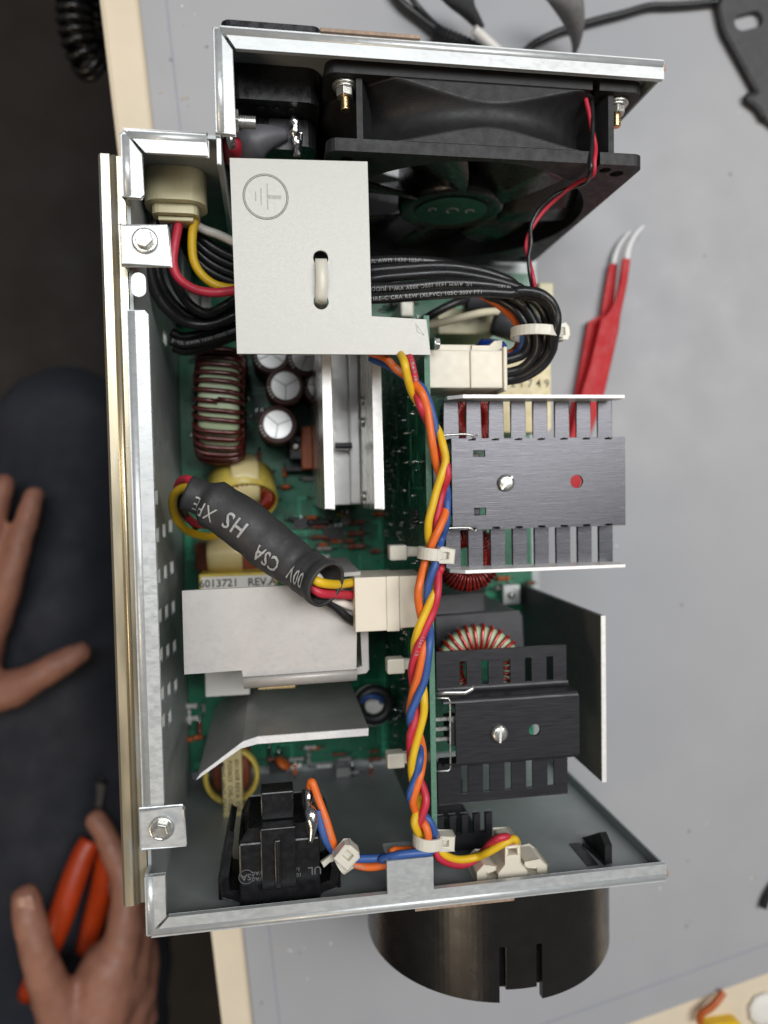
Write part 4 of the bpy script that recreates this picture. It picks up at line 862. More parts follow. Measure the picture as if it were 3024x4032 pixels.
yellow = Za([(60, 330, 110), (95, 390, 122), (120, 450, HI), (145, 530, HI), (168, 610, MI), (215, 690, LO), (270, 760, LO), (315, 830, MI), (345, 910, HI), (348, 990, HI), (332, 1060, HI), (308, 1140, HI), (280, 1230, HI), (263, 1330, HI), (262, 1420, MI), (290, 1520, LO), (305, 1600, LO), (295, 1690, MI)]) + \
    Zb([(280, 200, HI), (235, 300, HI), (195, 400, HI), (178, 480, MI), (190, 580, LO), (222, 680, MI), (233, 770, HI), (230, 850, HI), (212, 930, HI), (188, 1020, HI), (165, 1110, HI), (168, 1200, MI), (205, 1290, LO), (200, 1350, MI), (178, 1420, HI), (190, 1480, HI), (222, 1510, MI), (280, 1550, LO)])
red = Za([(110, 330, 110), (140, 390, 121), (165, 450, MI), (183, 530, MI), (197, 610, MI), (218, 690, HI), (250, 770, MI), (290, 850, LO), (330, 930, MI), (356, 1010, HI), (356, 1080, HI), (340, 1150, MI), (318, 1240, MI), (300, 1330, MI), (290, 1400, LO), (310, 1490, LO), (325, 1580, MI)]) + \
    Zb([(315, 60, MI), (310, 180, HI), (285, 290, HI), (240, 390, HI), (195, 500, HI), (172, 600, MI), (178, 700, LO), (193, 800, MI), (182, 890, HI), (165, 970, HI), (155, 1050, MI), (170, 1140, LO), (222, 1230, MI), (243, 1320, HI), (222, 1420, HI), (212, 1480, MI), (250, 1520, LO), (290, 1580, LO)])
orange += Zb([(225, 1575, LO), (130, 1585, LO), (60, 1600, MI)]); blue += Zb([(270, 1590, HI), (200, 1605, HI), (100, 1615, HI), (0, 1635, MI)])
Zc = zz(400, 2900, .8439)
orange += Zc([(1360, 590, 130), (1270, 605, 128), (1190, 600, 126), (1110, 560, 124), (1075, 480, 127), (1045, 390, 126), (1010, 290, 124), (985, 215, 123), (972, 240, 121)])
blue += Zc([(1340, 568, 130), (1220, 572, 129), (1140, 565, 127), (1080, 540, 125), (1045, 480, 127), (1025, 400, 126), (1012, 340, 125)])
Zd = zz(1500, 2200, .7233)
yellow += Zd([(340, 1605, LO), (420, 1635, 126), (520, 1625, 124), (600, 1590, 128), (670, 1545, 129), (715, 1520, 128), (735, 1530, 127.5), (737, 1545, 124)])
red += Zd([(320, 1630, LO), (400, 1662, 126), (480, 1650, 124), (545, 1605, 122), (600, 1545, 127), (645, 1515, 129), (690, 1522, 128.5), (722, 1545, 124)])
rj = random.Random(5)
for nm, P, cl in (('orange_wire', orange, 'orange'), ('blue_wire', blue, 'blue'), ('yellow_wire', yellow, 'yellow'), ('red_wire', red, 'red')):
    P = [q + Vector((rj.uniform(-.35, .35), rj.uniform(-.35, .35), rj.uniform(-.25, .25))) for q in P]
    wo = wire(nm, P, 1.5, cl, hn, 5)
    if cl in ('red', 'orange'):
        for sp_ in ((.10, .22, .34, .5) if cl == 'red' else (.06, .86, .93)): text_path('printed_text', '1569 18', 1.9, smooth(P, 5), 1.5, sp_, MAT['ink_cable'], wo, .3, False, 0, 1.2)
# nylon ties on the harness
def tie_at(u, v, z, ang, ra, rb, head_uv, lab, hd=(6.5, 5.4, 5), hdir=None, w_=4.4):
    p = at(u, v, z); ax = (math.cos(ang), math.sin(ang), 0); hp = at(*head_uv)
    return cable_tie('cable_tie', (p, ax, ra, rb, (-math.sin(ang), math.cos(ang), 0)), (hp, hdir or (-math.sin(ang), math.cos(ang), 0), 0, 0), hd, lab, wid=w_)
tie_at(935, 1196, 131, 1.45, 4.6, 4.6, (960, 1199, 134), 'nylon tie round the twisted wires beside the upper heat sink')
tie_at(925, 1813, 131, 1.5, 4.8, 4.6, (960, 1816, 132), 'nylon tie where the twisted wires split near the front panel')
tt = tie_at(742, 1858, 127, .55, 3.2, 3.6, (750, 1843, 131), 'nylon tie on the orange and blue wires beside the rocker switch', (7.5, 7, 4.5), (.75, .75, 0))
pt = [at(*q, 127) for q in ((740, 1852), (712, 1862), (700, 1872), (694, 1862), (716, 1846), (738, 1840))]
obj('tail', MB().plate([(q.x, q.y) for q in pt], 126, 127.2), MAT['nylon'], tt, bevel=.2)
# ================================================================== black cable bundle
bc = thing('black_cable_bundle', at(1000, 620, 110), 'bundle of black printed cables sweeping from the bracket to the cream plug', 'cable')
Ze = zz(1650, 1150, .3617)
def lead(pts): return Zt(pts)
C1 = lead([(120, 1290, 108), (230, 1240, 114), (300, 1215, 116), (440, 1200, 118), (620, 1190, 119), (780, 1212, 121), (920, 1250, 122)]) + Ze([(1180, 20, 123), (1330, 70, 124), (1440, 180, 124), (1475, 330, 123), (1455, 480, 121), (1430, 620, 118), (1340, 760, 114), (1180, 880, 109), (1040, 935, 106), (930, 950, 105)])
C2 = lead([(120, 1240, 110), (230, 1190, 113), (300, 1180, 115), (430, 1168, 116), (600, 1160, 117), (760, 1180, 118), (890, 1225, 118)]) + Ze([(1130, 30, 118), (1270, 100, 119), (1360, 220, 119), (1390, 370, 118), (1370, 500, 116), (1350, 630, 113), (1260, 760, 110), (1120, 850, 107), (930, 900, 104)])
C3 = lead([(120, 1250, 112), (230, 1250, 117), (300, 1255, 120), (440, 1250, 122), (600, 1235, 122), (760, 1238, 123), (900, 1260, 121)]) + Ze([(1000, 40, 116), (1130, 130, 116), (1220, 260, 117), (1280, 400, 118), (1295, 520, 117), (1280, 640, 115), (1210, 750, 112), (1100, 840, 109), (930, 885, 107)])
C4 = lead([(120, 1220, 108), (250, 1150, 111), (320, 1138, 112), (450, 1135, 113), (620, 1150, 113), (760, 1195, 113)]) + Ze([(700, 0, 112), (900, 90, 112), (1050, 190, 113), (1140, 310, 114), (1185, 430, 114), (1205, 560, 113), (1140, 670, 111), (1060, 710, 110), (930, 745, 109)])
C5 = lead([(120, 1320, 112), (250, 1305, 119), (320, 1300, 122), (450, 1290, 124), (620, 1278, 125), (780, 1272, 125), (900, 1278, 125)]) + Ze([(1100, -10, 126), (1290, 10, 127), (1420, 95, 127), (1490, 230, 126), (1492, 380, 125), (1468, 520, 122), (1445, 640, 118), (1360, 780, 113), (1230, 880, 108), (1080, 945, 105), (930, 965, 103)])
C6 = lead([(120, 1260, 104), (250, 1215, 108), (330, 1205, 110), (480, 1195, 111), (640, 1185, 111), (780, 1220, 111)]) + Ze([(800, 20, 110), (980, 90, 110), (1110, 200, 111), (1160, 330, 111), (1140, 480, 110), (1110, 600, 108), (1040, 680, 106), (930, 720, 104)])
body = []
for i, P in enumerate((C1, C2, C3, C4, C5, C6)):
    wire('cable', P, 1.95 if i < 5 else 1.6, 'cable' if i < 5 else 'blue', bc, 6)
oc = lead([(650, 1240, 108), (740, 1270, 110)]) + Ze([(690, 30, 109), (830, 110, 110), (960, 210, 109), (1060, 330, 107), (1100, 480, 105), (1060, 620, 103), (960, 680, 102)])
wire('orange_cable', oc, 1.7, 'orange', bc, 6)
def pr(txt, P, s0, side, flip=True, size=2.05): text_path('printed_text', txt, size, smooth(P, 6), 1.95, s0, MAT['ink_cable'], bc, side, flip, 0, 1.12)
pr('UL AWM 1430 105C 300V', C4, .26, .1, False); pr('UL AWM 1430 105C 300V VW-1 JUDD WIRE', C3, .27, .1); pr('D WIRE-C CRA REW (XLPVC) 105C 300V FT1', C5, .27, 0, False)
pr('300V FT1', C4, .52, .2, False); pr('(XLPVC) 105C 300V', C3, .62, .1, False)
cw = thing('cream_lead', at(1000, 690, 80), 'cream insulated lead running beneath the black cable loop', 'wire')
wire('lead_wire', Za([(225, 250, 86), (330, 235, 84), (450, 205, 82), (560, 180, 80), (650, 178, 76), (690, 200, 70)]), 1.7, 'cream_wire', cw)
dw = thing('black_lead', at(970, 660, 80), 'single black lead ending in a grey cylindrical part under the cables', 'wire')
wire('lead_wire', Za([(200, 240, 76), (300, 180, 78), (400, 130, 78), (470, 110, 76)]), 1.9, 'cable', dw)
tie = cable_tie('cable_tie', (at(1160, 722, 117), (.06, 1, 0), 9.3, 8.4, (1, 0, 0)), (at(1208, 719, 119), (1, .1, 0), 0, 0), (6.5, 6, 5.5), 'nylon tie holding the black cable loop by the tweezers', wid=3.9, n=32)
cb = at(880, 667, 60); obj('adhesive_tie_mount', MB().box(cb.x - 3, cb.x + 3, cb.y - 3.5, cb.y + 3.5, 11.9, 60), MAT['nylon'], None, 'white plastic post under the black cables near the bracket corner', 'post', bevel=.8)
# ================================================================== wires of the rear step connector
cl = thing('connector_leads', at(420, 560, 60), 'black, red, white and yellow leads curling from the yellowed connector', 'wire harness')
Zf = zz(500, 600, .40683)
wire('yellow_wire', Zf([(600, 480, 100), (640, 580, 102), (655, 660, 102), (635, 780, 101), (630, 920, 100), (650, 1060, 99), (720, 1180, 98), (830, 1270, 98), (960, 1310, 98), (1080, 1320, 98)]), 1.75, 'yellow', cl)
wire('red_wire', Zf([(535, 440, 98), (515, 560, 101), (490, 740, 103), (460, 900, 104), (445, 1060, 104), (480, 1190, 104), (570, 1280, 104), (700, 1340, 104), (860, 1358, 104), (1010, 1342, 104), (1110, 1320, 104)]), 1.75, 'red', cl)
wire('white_wire', Zf([(555, 480, 96), (575, 590, 97), (640, 680, 97), (740, 745, 96), (880, 795, 95), (1000, 850, 94), (1100, 900, 93)]), 1.75, 'white', cl)
wire('black_wire', Zf([(350, 400, 98), (330, 520, 99), (290, 640, 99), (235, 800, 99), (215, 1000, 98), (225, 1180, 96), (290, 1380, 93), (400, 1530, 90), (560, 1640, 86), (740, 1670, 84), (900, 1640, 84), (1090, 1560, 84)]), 2.1, 'cable', cl)
wire('black_wire', Zf([(390, 420, 93), (380, 560, 94), (330, 760, 93), (285, 1000, 92), (310, 1220, 90), (400, 1400, 87), (520, 1530, 84), (660, 1600, 82), (830, 1590, 80), (1060, 1480, 80)]), 2.0, 'cable', cl)
wire('black_wire', Zf([(490, 410, 100), (465, 540, 102), (430, 700, 101), (415, 900, 99), (425, 1080, 97), (460, 1240, 95), (540, 1390, 92), (640, 1500, 90), (780, 1560, 88), (920, 1500, 86), (1050, 1420, 86)]), 1.95, 'cable', cl)
for k in range(5):
    wire('black_wire', Zf([(560 - 8 * k, 620 + 50 * k, 88 - 3 * k), (620, 720 + 75 * k, 90 - 2 * k), (740, 850 + 85 * k, 90 - 2 * k), (900, 960 + 82 * k, 89 - 2 * k), (1080, 1040 + 78 * k, 88 - 2 * k)]), 2.0, 'cable', cl)
BT = Zf([(420, 1820, 74), (560, 1850, 74), (720, 1825, 75), (880, 1780, 76), (1080, 1710, 77)])
wire('black_wire', BT, 2.1, 'cable', cl)
text_path('printed_text', 'REV 2  UL AWM 1430 105C 300V VW-1', 2.2, smooth(BT, 6), 2.1, .55, MAT['ink_cable'], cl, .05, False, 0, 1.1)
wire('black_wire', Zf([(430, 1740, 70), (540, 1790, 70), (720, 1760, 71), (900, 1710, 72), (1080, 1650, 73)]), 2.1, 'cable', cl)
wire('black_wire', Zf([(450, 1890, 68), (560, 1920, 68), (720, 1890, 68), (900, 1830, 69), (1080, 1760, 70)]), 2.1, 'cable', cl)
for k in range(2):
    p = Zf([(650 + 110 * k, 1420, 60)])[0]; obj('ferrule', MB().box(p.x - 2.1, p.x + 2.1, p.y - 4, p.y + 4, 55, 60), MAT['white'], cl, bevel=.4)
p = Zf([(440, 1230, 50)])[0]; obj('grey_plug', MB().box(p.x - 8, p.x + 5, p.y - 12, p.y + 26, 14, 48), MAT['zinc_in'], None, 'grey metal can under the curling leads beside the side wall', 'can', bevel=1)
# ================================================================== rocker switch seen from behind
sw = thing('rocker_switch', (4, -140, 62), 'black rocker switch body clipped into the front panel', 'switch')
sz = 126.0
wx0, wx1 = at(516, 1880, sz).x, at(692, 1880, sz).x; cx = (wx0 + wx1) / 2
yb_ = at(600, 1815, sz).y; ym = at(600, 1790, sz).y; yn = at(600, 1694, sz).y
obj('switch_body', MB().box(wx0, wx1, YF + 1.6, yb_, 96, sz), MAT['plastic'], sw, bevel=.8)
obj('body_shoulder', MB().plate([(wx0 + 1, yb_), (wx1 - 1, yb_), (wx1 - 3.5, yb_ + 5), (wx0 + 3.5, yb_ + 5)], 98, sz - 1), MAT['plastic'], sw, bevel=.5)
c0, c1 = at(562, 1790, sz).x, at(638, 1790, sz).x
obj('centre_rib', MB().box(c0, c1, YF + 8, ym + 1, 98, sz + 1.5).box(c0 + 5, c0 + 6.5, YF + 9, ym - 3, sz + 1.5, sz + 3).box(c1 - 7, c1 - 5.5, YF + 9, ym - 3, sz + 1.5, sz + 3), MAT['plastic'], sw, bevel=.4)
obj('terminal_tower', MB().box(c0 + .3, c1 - .3, ym + 1.1, yn - 5, 112, sz - 5), MAT['plastic'], sw, bevel=.5)
for s in (-1, 1):
    xw = cx + s * ((wx1 - wx0) / 2 + .2); yy0, yy1 = YF + 1.7, yb_ + 6
    obj('snap_wing', MB().plate([(xw, yy0), (xw + s * 6.5, yy0 + 2), (xw + s * 7.5, yy0 + 9), (xw + s * 3.2, yy1 - 3), (xw + s * 1.6, yy1 - 4), (xw + s * 4.2, yy0 + 10), (xw + s * 3.4, yy0 + 5), (xw, yy0 + 4)][::s], 100, sz - 4), MAT['plastic'], sw, bevel=.4)
    tm = MB()
    for k in range(9): tm.box(min(xw + s * 6.2, xw + s * 7.6), max(xw + s * 6.2, xw + s * 7.6), yy0 + 1.6 + k * .9, yy0 + 2.0 + k * .9, 100.5, sz - 3.6)
    obj('grip_teeth', tm, MAT['plastic'], sw)
for k, (x, s, r_) in enumerate(((-6.5, '250 VAC\n125 VAC', 1), (4.5, '10 AMP\n1/4 HP', 1), (12.8, 'UL', 2), (-13.8, 'SA', 1.6))):
    text_flat('moulded_text', s, 2.1 * r_, (cx + x + (1.5 if k == 3 else 0), YF + 13, sz + .07), (-1, 0, 0), (0, -1, 0), M('moulded_grey', (.13, .13, .13), .5), sw, .03)
obj('moulded_ring', MB().tube([Vector((cx - 12.3 + 2.6 * math.cos(q), YF + 13 + 2.6 * math.sin(q), sz + .05)) for q in [2 * PI * i / 24 for i in range(24)]], .16, 4, closed=True, sq=.4), M('moulded_grey', (.13, .13, .13), .5), sw)
tp = Zc([(968, 240, 120), (964, 300, 122), (976, 350, 125), (985, 420, 126), (975, 500, 127)])
obj('solder_tag', MB().tube(smooth(tp, 4), [1.2, 1.4, 1.8, 1.6, 1.5, 1.6, 1.8, 2.2, 2.6, 2.8, 2.8, 2.6, 2.2, 1.8, 1.4, 1.1, .8], 10), MAT['solder'], sw)
obj('solder_tag', MB().tube(smooth(Zc([(955, 250, 118), (950, 300, 119), (960, 340, 120)]), 4), 1.6, 10), MAT['comp_dark'], sw)
# ================================================================== panel lamp holder in cream plastic
lz = 128.0; l0, l1 = at(1087, 1870, lz).x, at(1128, 1870, lz).x; ly = at(1105, 1826, lz).y
lh = thing('lamp_holder', ((l0 + l1) / 2, -148, 95), 'cream plastic lamp holder on the front panel with red and yellow wires', 'lamp holder')
obj('stem', MB().plate([(l0 + .8, ly), (l1 - .8, ly), (l1 - .6, -147), (l1 + 2, -150), (l1 + 2, YF + 1.5), (l0 - 2, YF + 1.5), (l0 - 2, -150), (l0 + .6, -147)], 114, lz, 'z', [rect(l0 + 2, l1 - 2, ly - 3.5, ly - 1)]), MAT['cream'], lh, bevel=.5)
e0, e1 = at(1030, 1900, 126).x, at(1182, 1900, 126).x
for xx0, xx1, s in ((e0, l0 - 2.2, 1), (l1 + 2.2, e1, -1)):
    xi, xo = (xx1, xx0) if s > 0 else (xx0, xx1)
    pts = [(xo, YF + 1.5), (xo, -150), (xo + s * 3, -148), (xi, -148.5), (xi, -150), (xo + s * 4.2, -151), (xo + s * 4.2, -152.6), (xi, -152.6), (xi, YF + 1.5)]
    obj('ear', MB().plate(pts[::s], 114, 126), MAT['cream'], lh, bevel=.5)
# ================================================================== black round housing outside the front panel
cyx = 95.2; R_ = 56.0; cz = 66.0; yE = -207.0
rh = thing('round_housing', (cyx, -178, 15), 'glossy black round housing with a notched rim fixed outside the front panel', 'housing')
n = 160
nA, nB = at(1086, 2070, 121).x, at(1093, 2070, 121).x; nC, nD = at(1160, 2070, 121).x, at(1168, 2070, 121).x
yN = at(1120, 2045, 122).y
V = []; F = []; ends = []
for j in range(n):
    a = 2 * PI * (j + .5) / n; x = cyx + R_ * math.sin(a)
    ends.append(yN if math.cos(a) > .3 and nA - .6 < x < nD + .6 else yE)
for j in range(n):
    e = ends[j]; o_ = len(V)
    for a in (2 * PI * j / n, 2 * PI * (j + 1) / n):
        for r in (R_ - 2.6, R_):
            for y in (YF - .2, e): V.append((cyx + r * math.sin(a), y, cz + r * math.cos(a)))
    F += [(o_ + 2, o_ + 3, o_ + 7, o_ + 6), (o_, o_ + 4, o_ + 5, o_ + 1), (o_ + 1, o_ + 5, o_ + 7, o_ + 3)]
    if ends[j - 1] != e: F.append((o_, o_ + 1, o_ + 3, o_ + 2))
    if ends[(j + 1) % n] != e: F.append((o_ + 4, o_ + 6, o_ + 7, o_ + 5))
obj('shell', MB().add(V, F, 0, False), MAT['plastic_gloss'], rh)
tabm = MB()
V = []
xs_ = [nB + (nC - nB) * i / 6 for i in range(7)]
for x in xs_:
    for rr_ in (R_ - 3.6, R_ - 1.0):
        for y in (yN + .5, yE + 4.5): V.append((x, y, cz + math.sqrt(max(rr_ ** 2 - (x - cyx) ** 2, 1))))
F = []
for i in range(6):
    b_, c_ = i * 4, i * 4 + 4; F += [(b_ + 2, c_ + 2, c_ + 3, b_ + 3), (b_, b_ + 1, c_ + 1, c_), (b_ + 1, b_ + 3, c_ + 3, c_ + 1), (b_, c_, c_ + 2, b_ + 2)]
F += [(0, 2, 3, 1), (24, 25, 27, 26)]
obj('release_tab', tabm.add(V, F), MAT['plastic_gloss'], rh, bevel=.3)
obj('inner_coil', MB().lathe([(51, 0), (51, 46)], (cyx, YF - 48, cz), (0, 1, 0), 48), MAT['plastic'], rh)
obj('front_plate', MB().lathe([(R_ - 3, 0), (R_ - 3, 2)], (cyx, YF - 3, cz), (0, 1, 0), 48), MAT['plastic'], rh)
# ================================================================== things on the bench
tw = thing('tweezers', at(1290, 800, 0), 'red coated tweezers with bent white tips lying on the mat', 'tweezers')
Zg = zz(2100, 800, .55696)
def arm(out, z0, z1, name='arm'):
    Q_ = Zg([(x, y, z1) for x, y in out]); return obj(name, MB().plate([(q.x, q.y) for q in Q_], z0, z1), MAT['grip'], tw, bevel=.5)
arm([(640, 392), (682, 392), (662, 560), (612, 800), (600, 900), (560, 1080), (505, 1320), (430, 1560), (380, 1700), (255, 1700), (330, 1380), (400, 1150), (480, 820), (540, 780), (590, 690), (615, 560)], 8, 10)
arm([(545, 430), (592, 430), (570, 700), (540, 790), (470, 830), (400, 1100), (330, 1400), (260, 1680), (215, 1700), (300, 1330), (390, 840), (480, 790), (505, 650)], 2.5, 4.5)
obj('hinge_end', MB().plate([(q.x, q.y) for q in Zg([(213, 1690, 6), (388, 1690, 6), (340, 1900, 6), (290, 2060, 6), (245, 2110, 6), (190, 2080, 6), (180, 1950, 6)])], 2.4, 10.1), MAT['grip'], tw, bevel=.6)
for pts, z in (([(661, 400), (668, 340), (690, 280), (725, 220), (765, 175), (788, 158)], 9), ([(569, 436), (582, 370), (608, 305), (640, 255), (672, 215), (692, 198)], 3.5)):
    obj('tip', MB().tube(smooth(Zg([(x, y, z) for x, y in pts]), 5), lambda t: 1.9 * (1 - t) ** .7 + .25, 10, sq=.7), MAT['tip'], tw)
lid = thing('slotted_dark_plate', at(1620, 100, 0), 'dark grey plastic plate with a slot at the top right corner of the mat', 'plate')
Zh = zz(2100, 0, .55696)
pp = Zh([(1300, -260, 4), (1300, 0, 4), (1345, 200, 4), (1400, 310, 4), (1560, 600, 4), (1578, 655, 4), (1520, 672, 4), (1520, 705, 4), (1590, 760, 4), (1640, 840, 4), (1720, 900, 4), (2000, 900, 4), (2000, -260, 4)])
s0_ = Zh([(1525, 145, 4)])[0]; sdir = math.radians(17)
hole = [(s0_.x + a * math.cos(sdir) - b * math.sin(sdir), s0_.y + a * math.sin(sdir) + b * math.cos(sdir)) for a, b in rrect(-9, 9, -4.4, 4.4, 4.2, 4)]
obj('plate_body', MB().plate([(q.x, q.y) for q in pp], .3, 4, 'z', [hole]), MAT['lid'], lid, bevel=.6)
obj('rolled_edge', MB().tube(smooth([q + Vector((0, 0, -1)) for q in pp[1:10]], 3), 1.6, 8), MAT['plastic_dull'], lid)
cb1 = thing('black_bench_cable', at(1400, 30, 0), 'black cable running across the mat to the dark slotted plate', 'cable')
wire('cable_jacket', Zh([(1320, 10, 3), (1150, 28, 3), (960, 40, 3), (820, 45, 3), (640, 95, 3), (480, 135, 3), (340, 175, 3), (180, 225, 3), (40, 290, 3), (-20, 330, 3), (-60, 370, 3)]), 2.0, 'cable', cb1)
cb2 = thing('black_jack_cable', at(920, 40, 0), 'black cable with ribbed strain relief behind the chassis', 'cable')
wire('cable_jacket', Zt([(380, -40, 4), (430, 20, 4), (500, 75, 4), (580, 135, 5)]), 2.4, 'cable', cb2)
wire('cable_jacket', Zt([(440, -40, 7), (490, 25, 7), (540, 80, 6), (590, 125, 5)]), 1.5, 'cable', cb2)
P = smooth(Zt([(560, 130, 5), (600, 150, 5), (660, 175, 5), (720, 200, 5), (780, 230, 5)]), 6); obj('strain_relief', MB().tube(P, [3.2 + .8 * (i % 2) for i in range(len(P))], 10, sm=False), MAT['plastic_dull'], cb2)
wj = thing('white_cable_tip', at(1040, 72, 6), 'short white cable end poking up behind the chassis rim', 'cable')
wire('sleeve', Zt([(735, 130, 14), (770, 160, 12), (820, 205, 10), (880, 260, 8)]), 2.8, 'white', wj)
def strap(name, a_, b_, zs, mat, label):
    """flat woven strap between two edge polylines"""
    A_, B_ = smooth(Zt([(x, y, z) for (x, y), z in zip(a_, zs)]), 6), smooth(Zt([(x, y, z + 2) for (x, y), z in zip(b_, zs)]), 6)
    V = [q for pq in zip(A_, B_) for q in pq]; F = [(2 * i, 2 * i + 1, 2 * i + 3, 2 * i + 2) for i in range(len(A_) - 1)]
    o = obj(name, MB().add(V, F, 0, True), mat, None, label, 'strap', 'grey woven straps'); md = o.modifiers.new('solid', 'SOLIDIFY'); md.thickness = .0016
strap('woven_strap', [(530, -60), (600, 5), (680, 60), (745, 115)], [(735, -60), (738, 10), (760, 60), (782, 108)], (22, 20, 16, 10), MAT['strap_dark'], 'dark woven strap coming down behind the rim, left one')
strap('woven_strap', [(1000, -40), (1060, 10), (1120, 90), (1160, 170), (1172, 230)], [(1200, -40), (1215, 20), (1218, 90), (1205, 170), (1185, 230)], (30, 28, 22, 14, 6), MAT['strap'], 'light grey ribbed strap narrowing to a point behind the rim')
cbr = thing('right_cable_end', at(1655, 1945, 0), 'black cable end at the right edge of the picture', 'cable')
wire('cable_jacket', [at(1648, 1960, 2.5), at(1655, 1940, 2.5), at(1670, 1915, 2.5), at(1700, 1880, 2.5)], 2.3, 'cable', cbr)
cw_ = thing('copper_wire_scrap', at(1545, 2185, 0), 'scrap of bent brown copper wire on the cream bench edge', 'wire')
Zi = zz(1300, 3100, 1.0392)
wire('strand', Zi([(1400, 890, 2), (1405, 860, 3), (1440, 835, 4), (1465, 810, 4), (1490, 775, 3)]), 2.1, 'copper_org' if 'copper_org' in MAT else 'comp_org', cw_)
yb2 = thing('yellow_cap_piece', at(1560, 2210, 0), 'yellow plastic piece at the bottom right corner on the cream bench', 'plastic piece')
q = Zi([(1475, 900, 3)])[0]; obj('cap_body', MB().plate(rrect(q.x - 10, q.x + 15, q.y - 30, q.y + 1, 5), -2.9, 3), MAT['yellow'], yb2, bevel=2)
obj('white_crumple', MB().lathe([(9, 0), (11, 1), (9, 2.4), (4, 3)], Zi([(1650, 850, 0)])[0] + Vector((0, 0, -2.9)), n=9), MAT['paper'], None, 'white crumpled scrap at the bottom right corner of the bench', 'scrap')
# ================================================================== coiled cable hanging beside the bench
kc = thing('coiled_cable', at(170, 80, -70), 'black coiled cable hanging beside the cream bench edge', 'cable')
def coil(path, R, r, pitch, n=14):
    P = smooth(path, 10); T, N = frames(P); L = [0]
    for a, b in zip(P, P[1:]): L.append(L[-1] + (b - a).length)
    out = []; tot = L[-1]; m = int(tot / pitch * n)
    for i in range(m + 1):
        s = tot * i / m; k = max(j for j in range(len(L) - 1) if L[j] <= s + 1e-9); f = (s - L[k]) / max(L[k + 1] - L[k], 1e-6)
        c = P[k].lerp(P[k + 1], f); b = T[k].cross(N[k]); a = 2 * PI * i / n
        out.append(c + R * (N[k] * math.cos(a) + b * math.sin(a)))
    return out
obj('coil_strand', MB().tube(coil([at(160, -60, -60), at(160, 0, -62), at(163, 60, -66), at(178, 115, -72), at(200, 150, -84)], 8.6, 2.1, 5.0), 2.1, 6), MAT['plastic_gloss'], kc)
obj('coil_strand', MB().tube(coil([at(212, -60, -80), at(210, 0, -82), at(208, 60, -86), at(205, 120, -92)], 7, 2.1, 5.2), 2.1, 6), MAT['plastic_gloss'], kc)
# ================================================================== person: hands and arms (one body), trousers, shirt, shoes
pe = thing('person', (-230, -420, -740), 'person in dark clothes seated left of the bench, holding orange handled pliers', 'person')
body = MB()
def limb(pts, rad):
    P = smooth(pts, 5); k = len(P); m = len(rad) - 1
    rr = []
    for i in range(k):
        s = i / (k - 1) * m; a = min(int(s), m - 1); rr.append(rad[a] * (1 - (s - a)) + rad[a + 1] * (s - a))
    d0 = (P[0] - P[1]).normalized(); d1 = (P[-1] - P[-2]).normalized()
    for q, r in ((.5, .87), (.85, .5)):
        P = [P[0] + d0 * rr[0] * (.5 if q == .5 else .36)] + P + [P[-1] + d1 * rr[-1] * (.5 if q == .5 else .36)]; rr = [rr[0] * r / (1 if q == .5 else .87)] + rr + [rr[-1] * r / (1 if q == .5 else .87)]
    body.tube(P, rr, 14)
LZ = -150
A = lambda u, v, z: at(u, v, z)
limb([A(74, 1070, LZ - 4), A(60, 1115, LZ), A(40, 1180, LZ + 4), A(14, 1270, LZ + 6), A(-30, 1380, LZ)], [7.2, 8.2, 9.0, 10.5, 13])
limb([A(10, 1042, LZ - 6), A(-12, 1110, LZ), A(-36, 1210, LZ + 5), A(-60, 1320, LZ + 4)], [7.4, 8.6, 9.6, 12.5])
limb([A(-60, 1060, LZ - 8), A(-75, 1150, LZ), A(-92, 1250, LZ + 3), A(-105, 1350, LZ + 2)], [7.2, 8.4, 9.4, 12])
limb([A(-120, 1130, LZ - 10), A(-128, 1210, LZ - 3), A(-138, 1290, LZ), A(-140, 1380, LZ)], [6.4, 7.4, 8.4, 11])
limb([A(176, 1408, LZ + 2), A(131, 1433, LZ + 6), A(74, 1465, LZ + 8), A(18, 1490, LZ + 6), A(-60, 1500, LZ)], [8.0, 10.0, 11.2, 14, 17])
limb([A(-40, 1400, LZ), A(-70, 1460, LZ), A(-110, 1540, LZ + 2)], [16, 20, 18]); limb([A(-110, 1390, LZ), A(-110, 1460, LZ), A(-125, 1540, LZ + 2)], [15, 19, 18])
limb([A(-110, 1530, LZ + 2), Vector((-262, -200, -120)), Vector((-330, -330, -70)), Vector((-370, -470, 40)), Vector((-330, -560, 190))], [18, 21, 32, 40, 50])
RZ = -108
limb([A(54, 1938, RZ), A(66, 2000, RZ + 4), A(88, 2078, RZ + 5), A(120, 2165, RZ + 2), A(160, 2245, RZ - 4)], [9, 10.5, 11.5, 14, 20])
limb([A(206, 1768, RZ - 40), A(232, 1812, RZ - 36), A(268, 1900, RZ - 26), A(268, 2010, RZ - 16), A(240, 2110, RZ - 10)], [7.2, 8.6, 9.8, 12.5, 17])
limb([A(140, 1870, RZ - 60), A(190, 1830, RZ - 66), A(250, 1880, RZ - 50), A(290, 2000, RZ - 34), A(270, 2120, RZ - 18)], [7, 8.4, 9.6, 12.5, 17])
limb([A(120, 1960, RZ - 74), A(180, 1930, RZ - 80), A(260, 1950, RZ - 66), A(305, 2040, RZ - 46), A(290, 2150, RZ - 26)], [7, 8.2, 9.4, 12, 16])
limb([A(100, 2060, RZ - 80), A(170, 2030, RZ - 86), A(250, 2050, RZ - 72), A(300, 2110, RZ - 54), A(295, 2200, RZ - 32)], [6.4, 7.4, 8.4, 11, 15])
limb([A(235, 2090, RZ - 12), A(215, 2170, RZ - 10), A(190, 2260, RZ - 8)], [20, 24, 23]); limb([A(280, 2120, RZ - 28), A(260, 2200, RZ - 22), A(220, 2280, RZ - 14)], [16, 20, 20])
